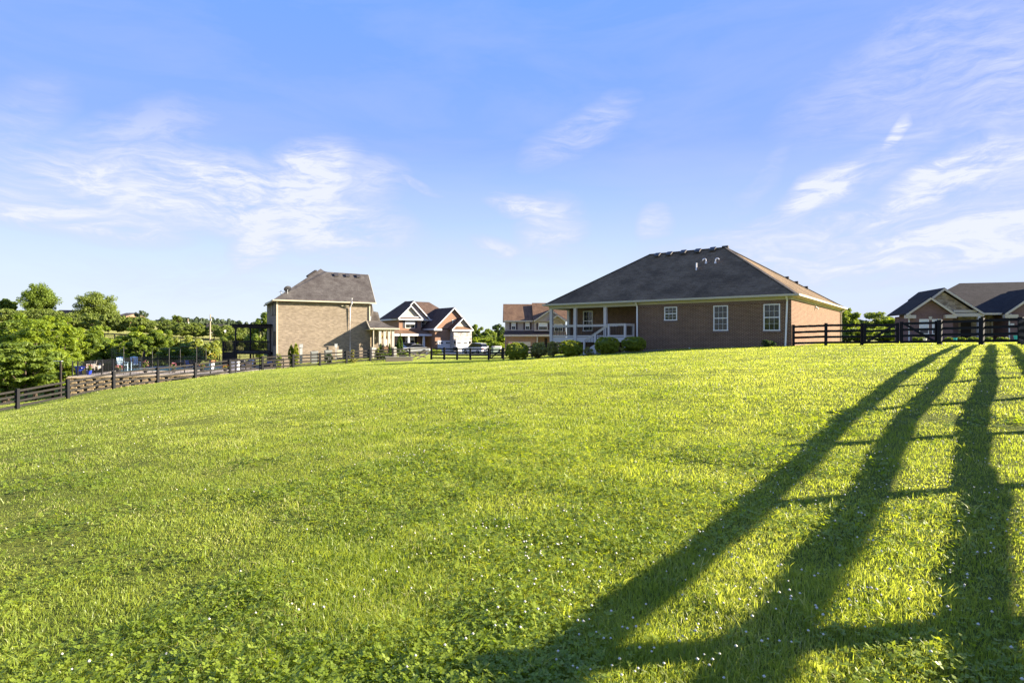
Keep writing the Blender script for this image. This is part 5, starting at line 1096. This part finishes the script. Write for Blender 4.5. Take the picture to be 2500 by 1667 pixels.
planter()
for px, lab, ma in ((931.5, 'hanging basket of yellow flowers on the tan porch', 'petal_yellow'), (943.5, 'hanging basket of orange flowers on the tan porch', 'petal_orange'), (954, 'hanging basket of red flowers at the porch corner', 'petal_red')):
    Y = 75.5; x, y = xy(px, Y); z = CAMZ + (HZ - 823) / F * Y; rt = thing('hanging_basket', lab, 'hanging basket', (x, y, z)); MB().lathe([(.05, -.2), (.24, -.02), (.26, 0)], n=14).build('basket', M['terracotta'], rt); crown_obj('flowers', int(px), (.33, .33, .2), 10, 300, .09, 'leaf_bright', rt, .1)
    f = MB(); rs = random.Random(int(px * 3))
    for k in range(14):
        a = rs.uniform(0, 6.28); q = Vector((math.cos(a) * .3, math.sin(a) * .3, rs.uniform(0, .3))); s = .07; f.add([q + Vector((s, 0, 0)), q + Vector((0, s, 0)), q + Vector((-s, 0, 0)), q + Vector((0, -s, 0)), q + Vector((0, 0, s)), q + Vector((0, 0, -s))], [(0, 1, 4), (1, 2, 4), (2, 3, 4), (3, 0, 4), (1, 0, 5), (2, 1, 5), (3, 2, 5), (0, 3, 5)])
    f.build('blossoms', M[ma], rt)
    MB().tube([(0, 0, .02), (0, 0, .62)], .012, 5).build('hanger', M['black_metal'], rt)
for px, pt, Y, lab in ((513, 767.5, 150, 'tall bare utility pole on the hillside meadow'), (458.5, 778, 190, 'distant short utility pole in front of the wood')):
    p = GP(px, Y); h = h_at(pt, Y, p[2]); rt = thing('utility_pole', lab, 'pole', p); MB().tube([(0, 0, -.5), (.05, 0, h)], [.2, .13], 8).build('pole', M['pole_wood'], rt); MB().box(.1, .35, -.15, .15, h - 1.7, h - 1.0).build('transformer_can', M['unit_metal'], rt)
# pasture fence on the hill
hf = [xy(px, Y) for px, Y in ((255, 150), (280, 149), (305, 148), (332, 148), (360, 148), (388, 149), (415, 150), (440, 150), (468, 150), (495, 150), (522, 150), (550, 150))]
board_fence('pasture_fence', 'distant dark pasture fence below the hillside row of trees', hf, M['fence_black'], fat=.2, H=1.3, nb=3)

# distant buildings
def farhouse(label, px0, px1, pe, pr, Y, wall, roof, rz=0.0, depth=8, chimney=False, base=None, wing=None):
    x0, x1 = xy(px0, Y)[0], xy(px1, Y)[0]; g = G((x0 + x1) / 2, Y); rt = thing('distant_house', label, 'house', ((x0 + x1) / 2, Y, g), rz); w = (x1 - x0) / 2; ze, zr = h_at(pe, Y, g), h_at(pr, Y, g)
    MB().box(-w, w, 0, depth, -1, ze).slab([(-w, 0, ze + .001), (-w, depth, ze + .001), (-w, depth / 2, zr - .1)], (.15, 0, 0)).slab([(w - .15, 0, ze + .001), (w - .15, depth, ze + .001), (w - .15, depth / 2, zr - .1)], (.15, 0, 0)).build('wall', M[wall], rt)
    ro = MB().slab([(-w - .4, -.5, ze - .1), (w + .4, -.5, ze - .1), (w + .4, depth / 2, zr), (-w - .4, depth / 2, zr)], (0, 0, .25)).slab([(-w - .4, depth + .5, ze - .1), (w + .4, depth + .5, ze - .1), (w + .4, depth / 2 + .01, zr), (-w - .4, depth / 2 + .01, zr)], (0, 0, .25)).build('roof', M[roof], rt)
    for k in range(3): x = -w + (k + .6) * 2 * w / 3.4; MB().box(x, x + .9, -.04, 0, ze * .35, ze * .8).build('window', M['glass'], rt)
    if chimney: MB().box(w * .3, w * .3 + .9, depth / 2 - .3, depth / 2 + .6, zr - 1, zr + 1.2).build('chimney', M['brick_red'], ro)
    return rt
farhouse('white farmhouse with a dark roof in front of the distant wood', 508, 548, 800.5, 792, 230, 'vinyl_white', 'shingle_slate', R(24), 9, False)
farhouse('small pale house half hidden behind the hillside trees', 429, 444, 799, 794, 215, 'siding_cream', 'shingle_rust', R(10), 7)
farhouse('tan roofed house on the hilltop behind the clipped trees', 134, 166, 771, 757, 208, 'siding_cream', 'shingle_rust', R(15), 10)
farhouse('low dark roofed house with a chimney on the hilltop', 158, 192, 764, 757.5, 240, 'siding_cream', 'shingle_slate', 0, 10, True)
farhouse('brown roofed house peeping above the hillside row', 284, 310, 772, 764, 224, 'brick_red', 'shingle_brown', R(-12), 9)
farhouse('small pale farm building seen through the pergola', 594, 606, 812, 808, 190, 'siding_cream', 'shingle_slate', 0, 6)

# ------------------------------------------------------------------ cars
def car(label, px, Y, rz, paint, kind='sedan', name='parked_car', z=None):
    p = GP(px, Y); rt = thing(name, label, 'car', (p[0], p[1], p[2] + .06), rz)
    if kind == 'sedan': L, Hh = 4.8, 1.45; low = [(-2.4, .35), (-2.42, .62), (-2.3, .92), (-1.7, 1.0), (1.0, .98), (1.9, .86), (2.35, .68), (2.4, .4), (2.2, .26), (-2.2, .26)]; gh = [(-1.75, .99), (-1.0, 1.40), (-.2, 1.46), (.35, 1.40), (1.15, .97)]
    else: L, Hh = 4.8, 1.8; low = [(-2.35, .4), (-2.4, .7), (-2.35, 1.1), (-2.2, 1.14), (1.1, 1.08), (2.1, .98), (2.35, .8), (2.38, .5), (2.2, .32), (-2.2, .32)]; gh = [(-2.25, 1.13), (-2.0, 1.72), (-.3, 1.80), (.35, 1.72), (1.2, 1.07)]
    W = .92
    def loft(prof, ws):
        b = MB(); n = len(prof); rings = []
        for wy, sc in ws:
            cx = sum(q[0] for q in prof) / n; cz = sum(q[1] for q in prof) / n; rings += [(cx + (q[0] - cx) * sc, wy, cz + (q[1] - cz) * sc) for q in prof]
        fs = [tuple(range(n)), tuple(reversed(range((len(ws) - 1) * n, len(ws) * n)))]
        for i in range(len(ws) - 1):
            for j in range(n): fs.append((i * n + j, i * n + (j + 1) % n, (i + 1) * n + (j + 1) % n, (i + 1) * n + j))
        b.add(rings, fs); return b
    body = loft(low, [(-W, .93), (-W * .96, .985), (-W * .7, 1.0), (W * .7, 1.0), (W * .96, .985), (W, .93)]); bo = body.build('body', M[paint], rt, smooth=False)
    g = loft(gh, [(-W * .80, .90), (-W * .68, .985), (W * .68, .985), (W * .80, .90)]); g.build('windows', M['car_glass'], rt)
    rf = MB(); zt = max(q[1] for q in gh); k = [q for q in gh if q[1] > zt - .12]; rf.slab([(k[0][0], -W * .66, k[0][1] + .0), (k[1][0] if len(k) > 2 else k[0][0], -W * .66, zt), (k[-1][0], -W * .66, k[-1][1]), (k[-1][0], W * .66, k[-1][1]), (k[1][0] if len(k) > 2 else k[0][0], W * .66, zt), (k[0][0], W * .66, k[0][1])], (0, 0, .03)); rf.build('roof', M[paint], rt)
    for sx in (-1.42, 1.42):
        for sy in (-W + .08, W - .08):
            w = MB(); w.tube([(sx, sy - .11, .33), (sx, sy + .11, .33)], .33, 18); wo = w.build('wheel', M['tire'], rt); s = -1 if sy < 0 else 1; MB().tube([(sx, sy + s * .10, .33), (sx, sy + s * .125, .33)], .2, 12).build('rim', M['rim'], wo)
    for sy in (-.68, .68):
        zz = low[2][1] - .16; MB().box(low[2][0] - .10, low[2][0] + .18, sy - .16, sy + .16, zz - .12, zz + .08).build('taillight', M['tail_red'], rt); MB().box(2.22, 2.36, sy - .15, sy + .15, .62, .74).build('headlight', M['vinyl_white'], rt)
    return rt
car('silver sedan parked on the street in front of the porch', 1012, 90, R(195), 'car_silver'); car('dark blue van parked behind the silver sedan', 985, 98, R(190), 'car_blue', 'suv')
car('white car parked by the stone garage bay', 1160, 97, R(140), 'car_white', 'suv'); car('red car parked in front of the siding house garage', 1252, 92, R(100), 'car_red', 'suv'); car('red and blue car half hidden behind the porch shrubs', 968, 92, R(150), 'car_blue')
bn = boxed('wheelie_bin', 'dark waste bin standing between the garage doors', 'bin', 1107, 1116, 847, 856, 100, 'black_metal', .7)
for px, py, Y, lab, ma in ((2332, 826, 52, 'teal tub on the lawn of the plum brick house', 'teal'), (2482, 823, 52, 'large teal container beside the corner post', 'teal'), (2258, 831, 50, 'small white landscape light beyond the gate', 'vinyl_white')):
    p = GP(px, Y); s = .24 if px > 2400 else .16; tag(MB().lathe([(s * .7, 0), (s * .8, s), (s, s * 2.0), (s * .85, s * 2.0), (s * .8, s * 1.8)], n=14).build('garden_tub', M[ma], loc=p), lab, 'tub')
for i, (px, w, lab) in enumerate(((2318, 22, 'rounded shrub left of the entry column'), (2346, 20, 'rounded shrub before the dark front door'), (2375, 24, 'rounded shrub nearest the entry column'), (2412, 18, 'low shrub under the first front window'), (2448, 26, 'low shrub under the second front window'), (2235, 18, 'low plant before the plum wing'), (2250, 16, 'second low plant before the plum wing'))):
    shrub('foundation_shrub', lab, px, 824, w, 54.5, 'leaf_mid', 160 + i, 1500, .09, False)

# ------------------------------------------------------------------ the lawn: blades, clover, flower heads
def lawn():
    rs = np.random.RandomState(7); A0, A1, Y0, Y1 = R(-56), R(58), 1.3, 78.0
    houseA = [tuple((A.o + A.a * t + A.b * w)) for t, w in ((.1, -.05), (.1, 22), (-19, 22), (-19, .3), (-13, .3), (-13, -1.7), (-11, -1.7), (-11, -.05))]
    houseB = [tuple((B.o + B.a * t + B.b * w)) for t, w in ((0, 0), (12, 0), (15, -1.5), (16, 8), (0, 10))]
    bedp = [xy(1236, 42.2), xy(1620, 39.9), xy(1620, 42.2), xy(1236, 44.6)]
    def sample(n, y0, y1, a0=A0, a1=A1):
        r = y0 * (y1 / y0) ** rs.rand(n); a = a0 + (a1 - a0) * rs.rand(n); x = r * np.sin(a) / np.maximum(np.cos(a), .5) * .8; y = r * np.cos(a)
        k = np.ones(n, bool)
        for pl in (houseA, houseB, TERR, bedp): k &= ~in_poly(x, y, pl)
        return x[k], y[k]
    def emit(name, x, y, h, w, mat, nseg, lean=.5, label=None, wide=False):
        n = len(x); z = Gv(x, y) - .004; a = rs.rand(n) * 2 * np.pi; dx, dy = np.cos(a), np.sin(a); la = rs.rand(n) * 2 * np.pi; ll = lean * rs.rand(n) ** 1.2
        lx, ly = np.cos(la) * ll * h, np.sin(la) * ll * h; P0 = np.stack([x, y, z], 1); W = np.stack([dx, dy, np.zeros(n)], 1) * (w / 2)[:, None]
        up = np.stack([lx, ly, h], 1)
        if nseg == 2:
            m = P0 + up * .55 * np.array([.55, .55, 1]); tp = P0 + up * np.array([1.25, 1.25, .94])
            v = np.stack([P0 - W * .7, P0 + W * .7, m + W, m - W, tp], 1).reshape(-1, 3); i = np.arange(n)[:, None] * 5
            f = (i + np.array([0, 1, 2, 3, 3, 2, 4, 4])).reshape(n, 8)
            f = np.concatenate([f[:, [0, 1, 2]], f[:, [0, 2, 3]], f[:, [3, 2, 6]]], 1)
            rep = 5
        else:
            tp = P0 + up; v = np.stack([P0 - W, P0 + W, tp], 1).reshape(-1, 3); f = np.arange(3 * n).reshape(n, 3); rep = 3
        tint = np.repeat(rs.rand(n), rep); o = np_mesh(name, v, f, 3, M[mat], {'tint': tint}); return o
    def patch(x, y): return .5 * vnoise(x, y, 1.1, 1) + .3 * vnoise(x, y, .35, 2) + .2 * vnoise(x, y, 4.5, 3)
    clov = lambda x, y: .55 * vnoise(x, y, .9, 5) + .45 * vnoise(x, y, 3.2, 6)
    # grass blades
    out = []
    for n, y0, y1, nseg in ((460000, 1.3, 7.5, 2), (460000, 7.5, 24, 1), (400000, 24, 78, 1)):
        x, y = sample(n, y0, y1); r = np.hypot(x, y); p = patch(x, y); bare = (p < .26) & (rs.rand(len(x)) < .7); x, y, r, p = x[~bare], y[~bare], r[~bare], p[~bare]
        h = (.018 + .055 * np.clip(p - .15, 0, 1) ** 1.3) * rs.uniform(.6, 1.35, len(x)); h = np.where(rs.rand(len(x)) < .03, h * 1.8, h); h = h * np.clip(1 + (r - 14) / 80, 1, 1.3)
        u = .818 * x - .575 * y; h = h * (1 + .30 * np.sin(u * 5.2 + 1.2 * vnoise(x, y, 6, 12)) * np.clip((-x - 2) / 6, 0, 1))
        w = rs.uniform(.0032, .0062, len(x)) * np.clip(r / 4.2, .8, 40) ** .82
        o = emit('grass', x, y, h, w, 'grass', nseg, .95 if nseg == 2 else .75); tag(o, kind='stuff')
    # broad-bladed tufts
    m = 240; tx, ty = sample(m, 1.9, 16); k = 11; x = np.repeat(tx, k) + rs.normal(0, .022, len(tx) * k); y = np.repeat(ty, k) + rs.normal(0, .022, len(tx) * k)
    o = emit('grass_tufts', x, y, rs.uniform(.05, .12, len(x)), rs.uniform(.005, .010, len(x)), 'grass', 2, 1.2); tag(o, kind='stuff')
    # clover leaves: three leaflets held level above the blades
    x, y = sample(210000, 1.5, 15); c = clov(x, y); k = rs.rand(len(x)) < np.clip((c - .50) * 4.5, 0.03, 1) * np.clip((14 - np.hypot(x, y)) / 7, 0, 1) * .6; x, y = x[k], y[k]; n = len(x); r = np.hypot(x, y)
    z = Gv(x, y) + rs.uniform(.02, .062, n); s = rs.uniform(.0075, .0125, n) * np.clip(r / 5.5, 1, 3); a0 = rs.rand(n) * 6.28; V = []
    tiltx, tilty = rs.normal(0, .35, n), rs.normal(0, .35, n)
    for j in range(3):
        a = a0 + j * 2.094; cx, cy = np.cos(a), np.sin(a); pts = []
        for u, q in ((0, 0), (.9, .75), (1.9, 0), (.9, -.75)):
            ox, oy = (cx * u - cy * q) * s, (cy * u + cx * q) * s; pts.append(np.stack([x + ox, y + oy, z + ox * tiltx + oy * tilty + .15 * s * u], 1))
        V.append(np.stack(pts, 1))
    v = np.stack(V, 1).reshape(-1, 3); o = np_mesh('clover_leaves', v, np.arange(len(v)), 4, M['clover_leaf'], {'tint': np.repeat(rs.rand(n), 12)}); tag(o, kind='stuff')
    # white clover heads
    x, y = sample(26000, 1.8, 34); c = .6 * vnoise(x, y, 1.6, 9) + .4 * vnoise(x, y, .5, 10); side = np.clip((x / np.maximum(y, 1) + .25) * 1.3, .0, 1) * .9 + .16
    side = np.maximum(side, np.exp(-((x + .9) ** 2 + (y - 7.4) ** 2) / 1.4) * 1.6)
    k = rs.rand(len(x)) < np.clip((c - .42) * 3.0, .03, 1) * side * .30; x, y = x[k], y[k]; n = len(x); r = np.hypot(x, y)
    z = Gv(x, y) + rs.uniform(.045, .095, n); s = rs.uniform(.0065, .0105, n) * np.clip(r / 9, 1, 2.2)
    base = np.array([(0, 0, 1), (.9, 0, .15), (.28, .86, .15), (-.73, .53, .15), (-.73, -.53, .15), (.28, -.86, .15), (0, 0, -.75)]); tri = np.array([(0, 1, 2), (0, 2, 3), (0, 3, 4), (0, 4, 5), (0, 5, 1), (6, 2, 1), (6, 3, 2), (6, 4, 3), (6, 5, 4), (6, 1, 5)])
    v = (np.stack([x, y, z], 1)[:, None, :] + base[None] * s[:, None, None]).reshape(-1, 3); f = (np.arange(n)[:, None, None] * 7 + tri[None]).reshape(-1)
    o = np_mesh('clover_flowers', v, f, 3, M['clover_head']); tag(o, kind='stuff')
plain('clover_head', (.60, .57, .48), .9, var=.25, scale=20)
lawn()
